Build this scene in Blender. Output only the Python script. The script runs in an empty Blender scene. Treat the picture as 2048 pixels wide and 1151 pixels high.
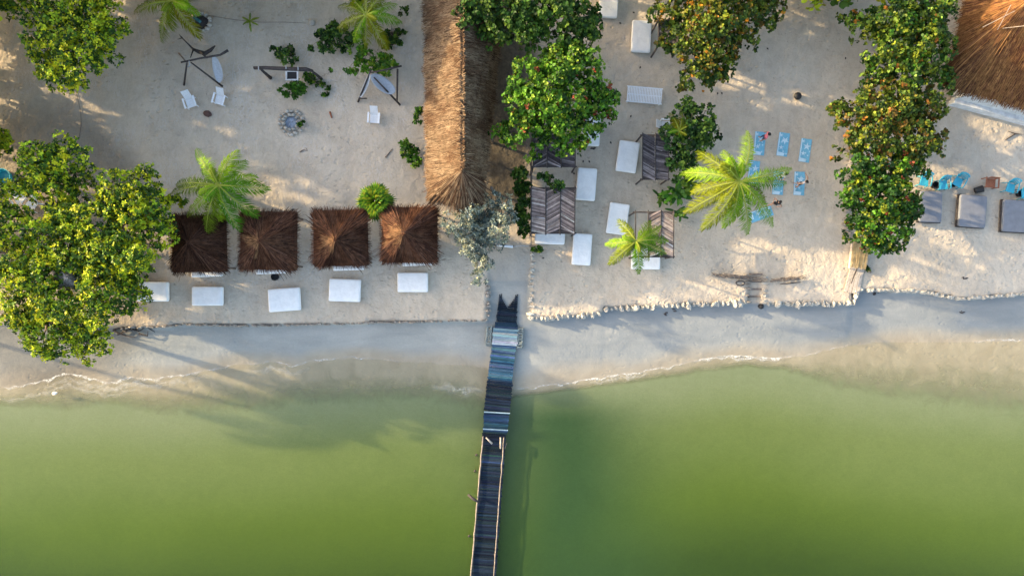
import bpy, bmesh, math, random
import numpy as np
from mathutils import Vector, Matrix
random.seed(7); RNG = np.random.default_rng(7)
R = math.radians
SC = bpy.context.scene
COL = SC.collection

# ------------------------------------------------------------------ camera, sky, sun, exposure
H = 47.0                      # drone height over the sand, metres
S = 29.0                      # photograph pixels per metre on the sand
cam = bpy.data.cameras.new("Camera"); cam.lens = 36 * H / (2048 / S); cam.sensor_width = 36
cam.clip_end = 3000
camo = bpy.data.objects.new("Camera", cam); COL.objects.link(camo); camo.location = (0, 0, H)
SC.camera = camo
SUN_EL = R(15.0)
SH = Vector((0.944, -0.330)).normalized()          # shadows fall this way on the ground
sun_dir = Vector((SH.x * math.cos(SUN_EL), SH.y * math.cos(SUN_EL), -math.sin(SUN_EL)))
world = bpy.data.worlds.new("World"); SC.world = world; world.use_nodes = True
nt = world.node_tree; nt.nodes.clear()
sky = nt.nodes.new("ShaderNodeTexSky"); sky.sky_type = 'NISHITA'; sky.sun_disc = False
sky.sun_elevation = SUN_EL; sky.sun_rotation = math.atan2(-SH.x, -SH.y)
sky.dust_density = 3.0; sky.ozone_density = 0.6
bg = nt.nodes.new("ShaderNodeBackground"); bg.inputs[1].default_value = 0.15
wo = nt.nodes.new("ShaderNodeOutputWorld")
nt.links.new(sky.outputs[0], bg.inputs[0]); nt.links.new(bg.outputs[0], wo.inputs[0])
sl = bpy.data.lights.new("Sun", 'SUN'); sl.energy = 2.7; sl.angle = R(0.9); sl.color = (1.0, 0.79, 0.48)
so = bpy.data.objects.new("Sun", sl); COL.objects.link(so)
so.rotation_euler = sun_dir.to_track_quat('-Z', 'Y').to_euler(); so.location = (-40, 20, 40)
SC.view_settings.view_transform = 'Standard'; SC.view_settings.look = 'None'
SC.view_settings.exposure = 2.05; SC.view_settings.gamma = 1
SC.cycles.max_bounces = 6; SC.cycles.transparent_max_bounces = 12
SC.cycles.use_denoising = True

def W(px, py, h=0.0):
    k = (H - h) / H / S
    return Vector(((px - 1024) * k, (575.5 - py) * k, h))

# ------------------------------------------------------------------ materials
def nodes(name):
    m = bpy.data.materials.new(name); m.use_nodes = True
    n = m.node_tree.nodes; l = m.node_tree.links; n.clear()
    out = n.new("ShaderNodeOutputMaterial"); p = n.new("ShaderNodeBsdfPrincipled")
    l.new(p.outputs[0], out.inputs[0]); return m, n, l, p, out
def noise(n, l, scale, detail=4, rough=.55, vec=None, dist=0.0):
    t = n.new("ShaderNodeTexNoise"); t.inputs['Scale'].default_value = scale
    t.inputs['Detail'].default_value = detail; t.inputs['Roughness'].default_value = rough
    t.inputs['Distortion'].default_value = dist
    if vec is not None: l.new(vec, t.inputs['Vector'])
    return t
def ramp(n, l, fac, stops, interp='LINEAR'):
    r = n.new("ShaderNodeValToRGB"); r.color_ramp.interpolation = interp
    e = r.color_ramp.elements
    while len(e) < len(stops): e.new(.5)
    for q, (p, c) in zip(e, stops):
        q.position = p; q.color = (*c, 1) if len(c) == 3 else c
    l.new(fac, r.inputs[0]); return r
def mixc(n, l, a, b, fac, mode='MIX'):
    x = n.new("ShaderNodeMix"); x.data_type = 'RGBA'; x.blend_type = mode
    for s, v in ((x.inputs[0], fac), (x.inputs[6], a), (x.inputs[7], b)):
        if hasattr(v, 'is_output'): l.new(v, s)
        elif isinstance(v, (int, float)): s.default_value = v
        else: s.default_value = (*v, 1)
    return x.outputs[2]
def geo(n): return n.new("ShaderNodeNewGeometry").outputs['Position']
def objco(n): return n.new("ShaderNodeTexCoord").outputs['Object']
def math_(n, l, op, a, b=None):
    x = n.new("ShaderNodeMath"); x.operation = op
    for i, v in enumerate((a, b)):
        if v is None: continue
        if hasattr(v, 'is_output'): l.new(v, x.inputs[i])
        else: x.inputs[i].default_value = v
    return x.outputs[0]
def stretch(n, l, vec, sc, rot=0):
    m = n.new("ShaderNodeMapping"); m.inputs['Scale'].default_value = sc
    m.inputs['Rotation'].default_value = (0, 0, rot); l.new(vec, m.inputs['Vector']); return m.outputs[0]

def mat(name, col, rough=.8, var=.2, scale=6, bump=.0, attr=False, spec=.3, sc=(1, 1, 1), bscale=None, transl=0.0, metal=0):
    """plain procedural material: colour (or per-element colour attribute) broken up by noise"""
    m, n, l, p, out = nodes(name)
    v = stretch(n, l, objco(n), sc)
    t = noise(n, l, scale, 5, .6, v)
    lo, hi = 1 - var, 1 + var
    r = ramp(n, l, t.outputs[0], [(.3, (lo, lo, lo)), (.7, (hi, hi, hi))])
    if attr:
        a = n.new("ShaderNodeAttribute"); a.attribute_name = "tint"; base = a.outputs[0]
    else: base = col
    c = mixc(n, l, base, r.outputs[0], 1.0, 'MULTIPLY')
    l.new(c, p.inputs['Base Color'])
    p.inputs['Roughness'].default_value = rough; p.inputs['Specular IOR Level'].default_value = spec
    p.inputs['Metallic'].default_value = metal
    if bump:
        b = n.new("ShaderNodeBump"); b.inputs['Strength'].default_value = 1; b.inputs['Distance'].default_value = bump
        t2 = noise(n, l, bscale or scale * 3, 6, .6, v)
        l.new(t2.outputs[0], b.inputs['Height']); l.new(b.outputs[0], p.inputs['Normal'])
    if transl:
        tr = n.new("ShaderNodeBsdfTranslucent"); l.new(c, tr.inputs[0])
        mx = n.new("ShaderNodeMixShader"); mx.inputs[0].default_value = transl
        l.new(p.outputs[0], mx.inputs[1]); l.new(tr.outputs[0], mx.inputs[2]); l.new(mx.outputs[0], out.inputs[0])
    return m

MT = {}
MT['leaf'] = mat('leaf', (0, 0, 0), .5, .3, 2.0, attr=True, spec=.18, transl=.22)
MT['palm'] = mat('palm_leaf', (0, 0, 0), .55, .15, 3.0, attr=True, spec=.12, transl=.25)
MT['bark'] = mat('bark', (.16, .12, .09), .9, .35, 5, .03)
MT['palmbark'] = mat('palm_bark', (.22, .18, .14), .9, .3, 9, .03, sc=(1, 1, 4))
MT['straw'] = mat('thatch', (0, 0, 0), .9, .3, 3, attr=True, spec=.1)
MT['fabric'] = mat('white_canvas', (.83, .81, .78), .75, .07, 2, .05, bscale=2.6)
MT['grey_fabric'] = mat('grey_canvas', (.19, .195, .215), .85, .12, 2.5, .01, bscale=6)
MT['white_paint'] = mat('white_paint', (.80, .81, .82), .5, .07, 8)
MT['wood_dark'] = mat('dark_wood', (.055, .045, .042), .85, .4, 9, .02)
MT['wood_mid'] = mat('weathered_wood', (.20, .16, .13), .85, .35, 8, .02)
MT['wood_pale'] = mat('bleached_wood', (.50, .42, .34), .8, .25, 8, .02)
MT['wood_rail'] = mat('rail_wood', (.26, .21, .17), .85, .35, 6, .02)
MT['wood_red'] = mat('red_brown_wood', (.28, .10, .05), .7, .25, 8)
MT['stone'] = mat('white_stone', (.46, .42, .36), .85, .28, 3, .05, bscale=7)
MT['stone_grey'] = mat('grey_stone', (.40, .37, .32), .9, .3, 4, .05, bscale=9)
MT['mortar'] = mat('mortared_stone', (.30, .26, .22), .9, .45, 6, .06, bscale=8)
MT['plank'] = mat('pier_plank', (0, 0, 0), .8, .3, 3, .01, attr=True, sc=(1, 6, 1), spec=.12)
MT['turq'] = mat('turquoise_plastic', (.04, .36, .48), .4, .1, 4, spec=.5)
MT['black'] = mat('black_rubber', (.02, .02, .022), .6, .3, 8)
MT['rope'] = mat('rope', (.12, .11, .10), .9, .3, 20)
MT['net'] = mat('hammock_cotton', (.42, .44, .47), .9, .15, 10)
MT['towel'] = mat('blue_towel', (.17, .42, .56), .9, .1, 5, .006)
MT['print'] = mat('white_print', (.50, .66, .74), .9, .08, 6)
MT['ash'] = mat('ash', (.22, .26, .32), .95, .5, 6, .04)
MT['wall'] = mat('whitewash', (.62, .62, .62), .9, .2, 3, .02)
MT['frond'] = mat('dried_frond', (0, 0, 0), .85, .3, 4, attr=True, spec=.15)
MT['bird'] = mat('white_feather', (.75, .75, .76), .7, .08, 8)
MT['glass'] = mat('teal_water', (.08, .22, .24), .15, .2, 8)

# ------------------------------------------------------------------ tagging and linking
def tag(o, label=None, cat=None, group=None, kind=None):
    if label: o['label'] = label
    if cat: o['category'] = cat
    if group: o['group'] = group
    if kind: o['kind'] = kind
    return o
def empty(name, loc, rz=0.0, label=None, cat=None, group=None):
    o = bpy.data.objects.new(name, None); COL.objects.link(o); o.empty_display_size = .3
    o.location = loc; o.rotation_euler = (0, 0, rz); return tag(o, label, cat, group)
def copy_tree(o, parent=None):
    c = o.copy(); COL.objects.link(c); c.parent = parent
    for ch in list(o.children): copy_tree(ch, c)
    return c

class MB:
    def __init__(s): s.v = []; s.f = []; s.m = []; s.c = []
    def add(s, vs, fs, mi=0, col=(1, 1, 1)):
        b = len(s.v); s.v += [tuple(v) for v in vs]; s.c += [col] * len(vs)
        s.f += [tuple(b + i for i in f) for f in fs]; s.m += [mi] * len(fs); return s
    def box(s, c, d, rz=0, mi=0, col=(1, 1, 1), M=None, taper=0):
        x, y, z = d[0] / 2, d[1] / 2, d[2] / 2; t = 1 - taper
        vs = [(-x, -y, -z), (x, -y, -z), (x, y, -z), (-x, y, -z), (-x * t, -y * t, z), (x * t, -y * t, z), (x * t, y * t, z), (-x * t, y * t, z)]
        if M is None: M = Matrix.Rotation(rz, 4, 'Z')
        vs = [M @ Vector(v) + Vector(c) for v in vs]
        return s.add(vs, [(3, 2, 1, 0), (4, 5, 6, 7), (0, 1, 5, 4), (1, 2, 6, 5), (2, 3, 7, 6), (3, 0, 4, 7)], mi, col)
    def tube(s, pts, rad, n=6, mi=0, col=(1, 1, 1), jit=0):
        pts = [Vector(p) for p in pts]; k = len(pts)
        if isinstance(rad, (int, float)): rad = [rad] * k
        vs = []; ref = Vector((0.13, .21, .97))
        for i, p in enumerate(pts):
            d = (pts[min(i + 1, k - 1)] - pts[max(i - 1, 0)]).normalized()
            a = d.cross(ref)
            if a.length < .2: a = d.cross(Vector((1, 0, 0)))
            a.normalize(); b = d.cross(a)
            for j in range(n):
                an = 2 * math.pi * j / n; r = rad[i] * (1 + random.uniform(-jit, jit))
                vs.append(p + a * math.cos(an) * r + b * math.sin(an) * r)
        fs = [(i * n + j, i * n + (j + 1) % n, (i + 1) * n + (j + 1) % n, (i + 1) * n + j) for i in range(k - 1) for j in range(n)]
        fs += [tuple(range(n - 1, -1, -1)), tuple((k - 1) * n + j for j in range(n))]
        return s.add(vs, fs, mi, col)
    def blob(s, c, r, mi=0, col=(1, 1, 1), jit=.12, seg=8, rings=5):
        c = Vector(c); vs = [c + Vector((0, 0, -r[2]))]
        for i in range(1, rings):
            t = math.pi * i / rings
            for j in range(seg):
                a = 2 * math.pi * j / seg; q = 1 + random.uniform(-jit, jit)
                vs.append(c + Vector((r[0] * math.sin(t) * math.cos(a) * q, r[1] * math.sin(t) * math.sin(a) * q, -r[2] * math.cos(t) * q)))
        vs.append(c + Vector((0, 0, r[2]))); last = len(vs) - 1
        fs = [(0, 1 + (j + 1) % seg, 1 + j) for j in range(seg)]
        for i in range(rings - 2):
            for j in range(seg):
                a = 1 + i * seg; fs.append((a + j, a + (j + 1) % seg, a + seg + (j + 1) % seg, a + seg + j))
        a = 1 + (rings - 2) * seg
        fs += [(a + j, a + (j + 1) % seg, last) for j in range(seg)]
        return s.add(vs, fs, mi, col)
    def build(s, name, mats, parent=None, loc=None, smooth=False, bevel=0):
        me = bpy.data.meshes.new(name); me.from_pydata(s.v, [], s.f)
        if not isinstance(mats, (list, tuple)): mats = [mats]
        for m in mats: me.materials.append(m)
        me.polygons.foreach_set('material_index', s.m)
        ca = me.color_attributes.new('tint', 'FLOAT_COLOR', 'POINT')
        ca.data.foreach_set('color', [x for c in s.c for x in (*c, 1)])
        if smooth: me.polygons.foreach_set('use_smooth', [True] * len(me.polygons))
        me.update(); o = bpy.data.objects.new(name, me); COL.objects.link(o)
        if bevel:
            bm = bmesh.new(); bm.from_mesh(me)
            bmesh.ops.bevel(bm, geom=list(bm.edges), offset=bevel, segments=2, affect='EDGES', clamp_overlap=True)
            bm.to_mesh(me); bm.free()
        if loc is not None: o.location = loc
        if parent: o.parent = parent
        return o

def np_mesh(name, V, nper, colors, material, parent, extra=None):
    """V: (N, nper, 3) polygons, colours (N,3)"""
    N = len(V); me = bpy.data.meshes.new(name)
    me.vertices.add(N * nper); me.vertices.foreach_set('co', np.ascontiguousarray(V, dtype=np.float32).ravel())
    me.loops.add(N * nper); me.loops.foreach_set('vertex_index', np.arange(N * nper, dtype=np.int32))
    me.polygons.add(N); me.polygons.foreach_set('loop_start', np.arange(0, N * nper, nper, dtype=np.int32))
    me.polygons.foreach_set('loop_total', np.full(N, nper, dtype=np.int32))
    ca = me.color_attributes.new('tint', 'FLOAT_COLOR', 'POINT')
    c = np.ones((N, nper, 4), dtype=np.float32); c[:, :, :3] = np.asarray(colors)[:, None, :]
    ca.data.foreach_set('color', c.ravel())
    me.materials.append(material); me.update(calc_edges=True); me.validate()
    o = bpy.data.objects.new(name, me); COL.objects.link(o)
    if parent: o.parent = parent
    return o
def norm(a): return a / np.maximum(np.linalg.norm(a, axis=-1, keepdims=True), 1e-9)

# ------------------------------------------------------------------ ground
def curve(pts, wob=0.0):
    xs = np.array([p[0] for p in pts], float); ys = np.array([p[1] for p in pts], float)
    return lambda x: np.interp(x, xs, ys)
wall_y = curve([(-9000, 640), (0, 645), (240, 655), (330, 652), (380, 648), (480, 650), (600, 648), (976, 640), (980, 640), (1058, 640),
                (1062, 639), (1130, 634), (1204, 627), (1206, 616), (1330, 611), (1495, 607), (1705, 608), (1707, 579), (1850, 583), (1925, 597),
                (1990, 592), (2048, 587), (9000, 587)])
shore_y = curve([(-9000, 790), (-300, 790), (0, 778), (60, 768), (112, 750), (150, 753), (205, 770), (245, 757), (290, 761), (340, 754), (430, 738), (470, 727),
                 (500, 728), (535, 724), (585, 733), (620, 722), (700, 715), (760, 720), (860, 726), (975, 734), (990, 760), (1030, 781),
                 (1130, 770), (1210, 757), (1280, 747), (1340, 736), (1420, 719), (1470, 713), (1560, 719), (1620, 712), (1700, 692), (1760, 685), (1900, 684), (2048, 680), (2600, 690), (9000, 690)])
green_y = curve([(-9000, 830), (0, 806), (100, 806), (200, 800), (300, 812), (400, 806), (500, 800), (600, 790), (700, 785), (850, 785), (960, 800), (1000, 812),
                 (1030, 794), (1130, 783), (1280, 763), (1400, 742), (1500, 731), (1580, 738), (1650, 752), (1760, 768), (1900, 782), (2048, 790), (9000, 800)])
def sm(a, b, x):
    t = np.clip((x - a) / (b - a), 0, 1); return t * t * (3 - 2 * t)
def vnoise(x, y, s, seed=0):
    """cheap smooth noise in numpy"""
    v = np.zeros_like(x)
    r = np.random.default_rng(seed)
    for k in range(6):
        a = r.uniform(0, 6.28); f = s * r.uniform(.6, 1.7); ph = r.uniform(0, 6.28)
        v += np.sin((x * math.cos(a) + y * math.sin(a)) * f + ph + 1.3 * np.sin((y * math.cos(a) - x * math.sin(a)) * f * .7 + ph * 2))
    return v / 6
WATER_Z = -0.75
def terrain(X, Y):
    px = X * S + 1024; py = 575.5 - Y * S
    wy, sy, gy = wall_y(px), shore_y(px), green_y(px)
    nz = .03 * vnoise(X, Y, 1.5, 3) + .02 * vnoise(X, Y, 4, 4)
    t = np.clip((py - wy) / (sy - wy), 0, 1)
    beach = -.38 + (WATER_Z + .38) * (.25 * t + .75 * t * t)
    d = np.clip((py - sy) / (gy - sy), 0, 60)
    sea = WATER_Z - .035 * np.minimum(d, 2) - .22 * np.clip(d - 1.6, 0, 8)
    z = np.where(py < wy, nz, np.where(py < sy, beach + nz * .5 * (1 - t), sea + nz * .3 * np.clip(d, 0, 1)))
    # gangway to the pier and beach steps slope down
    ramp1 = (px > 977) & (px < 1060) & (py > 480) & (py < 642)
    z = np.where(ramp1, -.38 * sm(500, 640, py) + nz * .5, z)
    ramp2 = (px > 1499) & (px < 1526) & (py > 546) & (py < 607)
    z = np.where(ramp2, -.38 * np.ceil((py - 546) / 15) / 4, z)
    return z, px, py, t, d
def axis(lo, hi, st):
    a = list(np.arange(lo, hi + st / 2, st)); g = st
    left, right = [], []; x = lo
    while x > -900: g *= 1.35; x -= g; left.append(x)
    g = st; x = hi
    while x < 900: g *= 1.35; x += g; right.append(x)
    return np.array(left[::-1] + a + right)
xs = axis(-38, 38, .2); ys = axis(-22, 22, .2)
GX, GY = np.meshgrid(xs, ys); GZ, PX, PY, TB, TD = terrain(GX, GY)
def grid_mesh(name, X, Y, Z, material, keep=None, attrs={}):
    ny, nx = X.shape; idx = np.arange(nx * ny).reshape(ny, nx)
    q = np.stack([idx[:-1, :-1], idx[:-1, 1:], idx[1:, 1:], idx[1:, :-1]], -1).reshape(-1, 4)
    V = np.stack([X, Y, Z], -1).reshape(-1, 3)
    if keep is not None:
        kk = keep.reshape(-1); q = q[kk[q].any(1)]
        used = np.unique(q); mp = -np.ones(len(V), int); mp[used] = np.arange(len(used)); q = mp[q]; V = V[used]
    else: used = np.arange(len(V))
    me = bpy.data.meshes.new(name); me.vertices.add(len(V)); me.vertices.foreach_set('co', V.astype(np.float32).ravel())
    me.loops.add(q.size); me.loops.foreach_set('vertex_index', q.astype(np.int32).ravel())
    me.polygons.add(len(q)); me.polygons.foreach_set('loop_start', np.arange(0, q.size, 4, dtype=np.int32))
    me.polygons.foreach_set('loop_total', np.full(len(q), 4, dtype=np.int32))
    me.polygons.foreach_set('use_smooth', np.ones(len(q), bool))
    for k, a in attrs.items():
        if a.ndim == 2:
            at = me.attributes.new(k, 'FLOAT', 'POINT'); at.data.foreach_set('value', a.reshape(-1)[used].astype(np.float32))
        else:
            at = me.color_attributes.new(k, 'FLOAT_COLOR', 'POINT')
            c = np.ones((len(used), 4), np.float32); c[:, :3] = a.reshape(-1, 3)[used]; at.data.foreach_set('color', c.ravel())
    me.materials.append(material); me.update(calc_edges=True)
    o = bpy.data.objects.new(name, me); COL.objects.link(o); return o

def sand_material():
    m, n, l, p, out = nodes('sand')
    P = geo(n)
    def A(k):
        a = n.new("ShaderNodeAttribute"); a.attribute_name = k; return a.outputs['Fac']
    big = noise(n, l, .16, 5, .6, P, .6); mid = noise(n, l, 1.1, 6, .65, P, .5); fine = noise(n, l, 9, 5, .7, P); grit = noise(n, l, 45, 3, .7, P)
    base = ramp(n, l, big.outputs[0], [(.3, (.47, .39, .30)), (.5, (.53, .445, .345)), (.7, (.58, .49, .385))]).outputs[0]
    base = mixc(n, l, base, ramp(n, l, mid.outputs[0], [(.3, (.88, .87, .87)), (.55, (1, 1, 1)), (.8, (1.1, 1.1, 1.09))]).outputs[0], 1, 'MULTIPLY')
    base = mixc(n, l, base, ramp(n, l, fine.outputs[0], [(.3, (.94, .94, .94)), (.7, (1.055, 1.055, 1.055))]).outputs[0], 1, 'MULTIPLY')
    base = mixc(n, l, base, ramp(n, l, grit.outputs[0], [(.3, (.93, .93, .93)), (.7, (1.06, 1.06, 1.06))]).outputs[0], 1, 'MULTIPLY')
    # raked and scuffed pale arcs in the walked yard
    w1 = noise(n, l, 1.9, 3, .5, stretch(n, l, P, (1.3, .55, 1), .5), 2.2)
    w2 = noise(n, l, .45, 3, .5, P)
    arc = ramp(n, l, w1.outputs[0], [(.47, (0, 0, 0)), (.505, (1, 1, 1)), (.54, (0, 0, 0))]).outputs[0]
    arcm = ramp(n, l, w2.outputs[0], [(.42, (0, 0, 0)), (.62, (1, 1, 1))]).outputs[0]
    yard = math_(n, l, 'MULTIPLY', math_(n, l, 'MULTIPLY', arc, arcm), math_(n, l, 'MULTIPLY', A('yard'), .8))
    base = mixc(n, l, base, (.56, .51, .46), yard)
    # debris specks
    sp = n.new("ShaderNodeTexVoronoi"); sp.inputs['Scale'].default_value = 1.7; l.new(P, sp.inputs['Vector'])
    spk = ramp(n, l, sp.outputs['Distance'], [(.03, (1, 1, 1)), (.07, (0, 0, 0))]).outputs[0]
    base = mixc(n, l, base, (.13, .10, .085), math_(n, l, 'MULTIPLY', spk, .5))
    sp2 = n.new("ShaderNodeTexVoronoi"); sp2.inputs['Scale'].default_value = 5.5; l.new(P, sp2.inputs['Vector'])
    spm = ramp(n, l, noise(n, l, .3, 4, .6, P, .5).outputs[0], [(.48, (0, 0, 0)), (.66, (1, 1, 1))]).outputs[0]
    spk2 = math_(n, l, 'MULTIPLY', ramp(n, l, sp2.outputs['Distance'], [(.08, (1, 1, 1)), (.2, (0, 0, 0))]).outputs[0], spm)
    base = mixc(n, l, base, (.16, .12, .095), math_(n, l, 'MULTIPLY', spk2, .55))
    trk = noise(n, l, .8, 4, .6, stretch(n, l, P, (1.4, .6, 1), -.35), 2.5)
    base = mixc(n, l, base, ramp(n, l, trk.outputs[0], [(.38, (.95, .945, .94)), (.5, (1, 1, 1)), (.64, (1.03, 1.03, 1.025))]).outputs[0], 1, 'MULTIPLY')
    # bare beach below the walls: greyer, smoother
    bea = ramp(n, l, noise(n, l, .5, 5, .6, stretch(n, l, P, (.5, 1.6, 1)), .5).outputs[0], [(.3, (.26, .265, .25)), (.55, (.32, .32, .295)), (.75, (.375, .365, .335))]).outputs[0]
    bea = mixc(n, l, bea, ramp(n, l, fine.outputs[0], [(.3, (.93, .93, .93)), (.7, (1.06, 1.06, 1.06))]).outputs[0], 1, 'MULTIPLY')
    base = mixc(n, l, base, bea, A('beach'))
    damp_skyc = ramp(n, l, noise(n, l, .6, 5, .6, stretch(n, l, P, (.5, 1.5, 1), .2), .6).outputs[0], [(.3, (.20, .215, .22)), (.6, (.25, .262, .262)), (.8, (.31, .31, .295))]).outputs[0]
    base = mixc(n, l, base, damp_skyc, A('damp_sky'))  # damp sand, with its bluish sky reflection painted into the colour
    wetc = ramp(n, l, noise(n, l, .7, 5, .6, P, .8).outputs[0], [(.35, (.30, .255, .19)), (.65, (.36, .31, .235))]).outputs[0]
    base = mixc(n, l, base, wetc, A('wet'))
    dark = A('ground_shade'); shadec = ramp(n, l, noise(n, l, 3, 5, .7, P).outputs[0], [(.35, (.035, .028, .02)), (.65, (.10, .08, .055))]).outputs[0]  # near-black colour painting the deep shade under roof and trees
    base = mixc(n, l, base, shadec, dark)
    l.new(base, p.inputs['Base Color'])
    p.inputs['Specular IOR Level'].default_value = .2
    rr = math_(n, l, 'SUBTRACT', .95, math_(n, l, 'MULTIPLY', A('wet'), .45)); l.new(rr, p.inputs['Roughness'])
    b = n.new("ShaderNodeBump"); b.inputs['Distance'].default_value = .05
    st = math_(n, l, 'SUBTRACT', 1.0, math_(n, l, 'MULTIPLY', A('beach'), .72)); l.new(st, b.inputs['Strength'])
    foot = noise(n, l, 2.6, 4, .6, P, .4)
    fp = n.new("ShaderNodeTexVoronoi"); fp.inputs['Scale'].default_value = 2.4; fp.feature = 'SMOOTH_F1'; l.new(stretch(n, l, P, (1, 1.5, 1), .4), fp.inputs['Vector'])
    fpr = ramp(n, l, fp.outputs['Distance'], [(.08, (0, 0, 0)), (.3, (1, 1, 1))]).outputs[0]
    hs0 = math_(n, l, 'MULTIPLY', fpr, math_(n, l, 'MULTIPLY', ramp(n, l, noise(n, l, .35, 3, .6, P).outputs[0], [(.4, (0, 0, 0)), (.6, (1, 1, 1))]).outputs[0], 1.1))
    hsum = math_(n, l, 'ADD', math_(n, l, 'MULTIPLY', foot.outputs[0], 1.5), math_(n, l, 'MULTIPLY', fine.outputs[0], .45))
    hsum = math_(n, l, 'ADD', hsum, hs0)
    l.new(hsum, b.inputs['Height']); l.new(b.outputs[0], p.inputs['Normal'])
    return m
inbeach = (PY >= wall_y(PX)) | ((PX > 977) & (PX < 1060) & (PY > 560))
beachA = np.where(inbeach, 1.0, .0) + ((PX > 977) & (PX < 1060)) * sm(470, 560, PY) * .7
beachA = np.clip(beachA, 0, 1)
wetA = np.clip(sm(.62, .98, TB + .10 * vnoise(GX, GY, .8, 9)), 0, 1) * (PY > wall_y(PX))
yardA = sm(880, 800, PX) * sm(640, 560, PY)
shadeA = np.clip(sm(955, 985, PX) * sm(1062, 1045, PX) * sm(490, 380, PY) * 1.0, 0, 1) * .9  # shade between the long roof and the trees, painted on the ground
shadeA = np.maximum(shadeA, .75 * sm(30, 0, np.abs(PX - 1030) - 30) * sm(340, 300, PY))
shadeA = np.maximum(shadeA, .5 * sm(260, 200, np.hypot((PX - 90), (PY - 500) * .8)))
grid_mesh('ground', GX, GY, GZ, sand_material(), attrs={'damp_sky': np.where(inbeach, 1, 0) * sm(1050, 1120, PX) * (1 - sm(.55, 1.0, TB + .12 * vnoise(GX, GY, .5, 77))) * .9, 'beach': beachA, 'wet': wetA, 'yard': yardA, 'ground_shade': shadeA})['kind'] = 'structure'

# ------------------------------------------------------------------ water
def water_material():
    m, n, l, p, out = nodes('sea_water')
    P = geo(n)
    a = n.new("ShaderNodeAttribute"); a.attribute_name = 'tint'
    de = n.new("ShaderNodeAttribute"); de.attribute_name = 'depth'
    n1 = noise(n, l, .5, 5, .6, P, .7); n2 = noise(n, l, 3.2, 5, .65, stretch(n, l, P, (1, 1.6, 1)), .4); n3 = noise(n, l, 14, 3, .6, P)
    c = mixc(n, l, a.outputs[0], ramp(n, l, n1.outputs[0], [(.3, (.95, .96, .94)), (.7, (1.04, 1.03, 1.05))]).outputs[0], 1, 'MULTIPLY')
    c = mixc(n, l, c, ramp(n, l, n2.outputs[0], [(.3, (.955, .96, .95)), (.7, (1.045, 1.04, 1.05))]).outputs[0], 1, 'MULTIPLY')
    c = mixc(n, l, c, ramp(n, l, n3.outputs[0], [(.3, (.93, .935, .93)), (.7, (1.07, 1.06, 1.07))]).outputs[0], 1, 'MULTIPLY')
    l.new(c, p.inputs['Base Color']); p.inputs['Roughness'].default_value = .12; p.inputs['IOR'].default_value = 1.33
    p.inputs['Subsurface Weight'].default_value = .75; p.inputs['Subsurface Radius'].default_value = (1.0, 1.0, .8); p.inputs['Subsurface Scale'].default_value = .9
    b = n.new("ShaderNodeBump"); b.inputs['Distance'].default_value = .012; b.inputs['Strength'].default_value = .6
    wv = noise(n, l, 4.5, 5, .7, stretch(n, l, P, (1, 2.2, 1), .15), .4)
    l.new(wv.outputs[0], b.inputs['Height']); l.new(b.outputs[0], p.inputs['Normal'])
    tr = n.new("ShaderNodeBsdfTransparent"); tr.inputs[0].default_value = (.975, .98, .95, 1)
    dd = math_(n, l, 'ADD', de.outputs['Fac'], math_(n, l, 'MULTIPLY', math_(n, l, 'SUBTRACT', noise(n, l, .9, 5, .65, P, .8).outputs[0], .5), .5))
    al = ramp(n, l, dd, [(0.0, (.03, .03, .03)), (.35, (.14, .14, .14)), (.7, (.5, .5, .5)), (1.0, (1, 1, 1))]).outputs[0]
    mx = n.new("ShaderNodeMixShader"); l.new(al, mx.inputs[0]); l.new(tr.outputs[0], mx.inputs[1]); l.new(p.outputs[0], mx.inputs[2])
    l.new(mx.outputs[0], out.inputs[0]); return m
dist = np.clip((PY - green_y(PX)) / S, 0, 400)          # metres beyond the edge of the green water
c0 = np.array([.185, .215, .115]); c1 = np.array([.128, .166, .052]); c2 = np.array([.078, .120, .014]); c3 = np.array([.028, .056, .006])
k1 = sm(0, 4.5, dist)[..., None]; k2 = sm(3, 10, dist + 1.2 * vnoise(GX, GY, .25, 21))[..., None]; k3 = sm(7.5, 15, dist + 1.5 * vnoise(GX, GY, .2, 22))[..., None]
wc = c0 * (1 - k1) + c1 * k1; wc = wc * (1 - k2) + c2 * k2; wc = wc * (1 - k3) + c3 * k3
# pier's shadow and deeper water beside it, painted as darker green
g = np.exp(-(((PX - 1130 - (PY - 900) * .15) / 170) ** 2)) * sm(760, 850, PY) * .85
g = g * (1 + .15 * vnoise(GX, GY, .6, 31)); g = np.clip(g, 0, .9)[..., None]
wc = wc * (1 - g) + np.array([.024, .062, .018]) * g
dep = np.clip((TD) * .72, 0, 1.6)
grid_mesh('sea_water', GX, GY, np.full_like(GX, WATER_Z), water_material(), keep=(PY > shore_y(PX) - 12), attrs={'depth': dep, 'tint': wc})['kind'] = 'structure'

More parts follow.
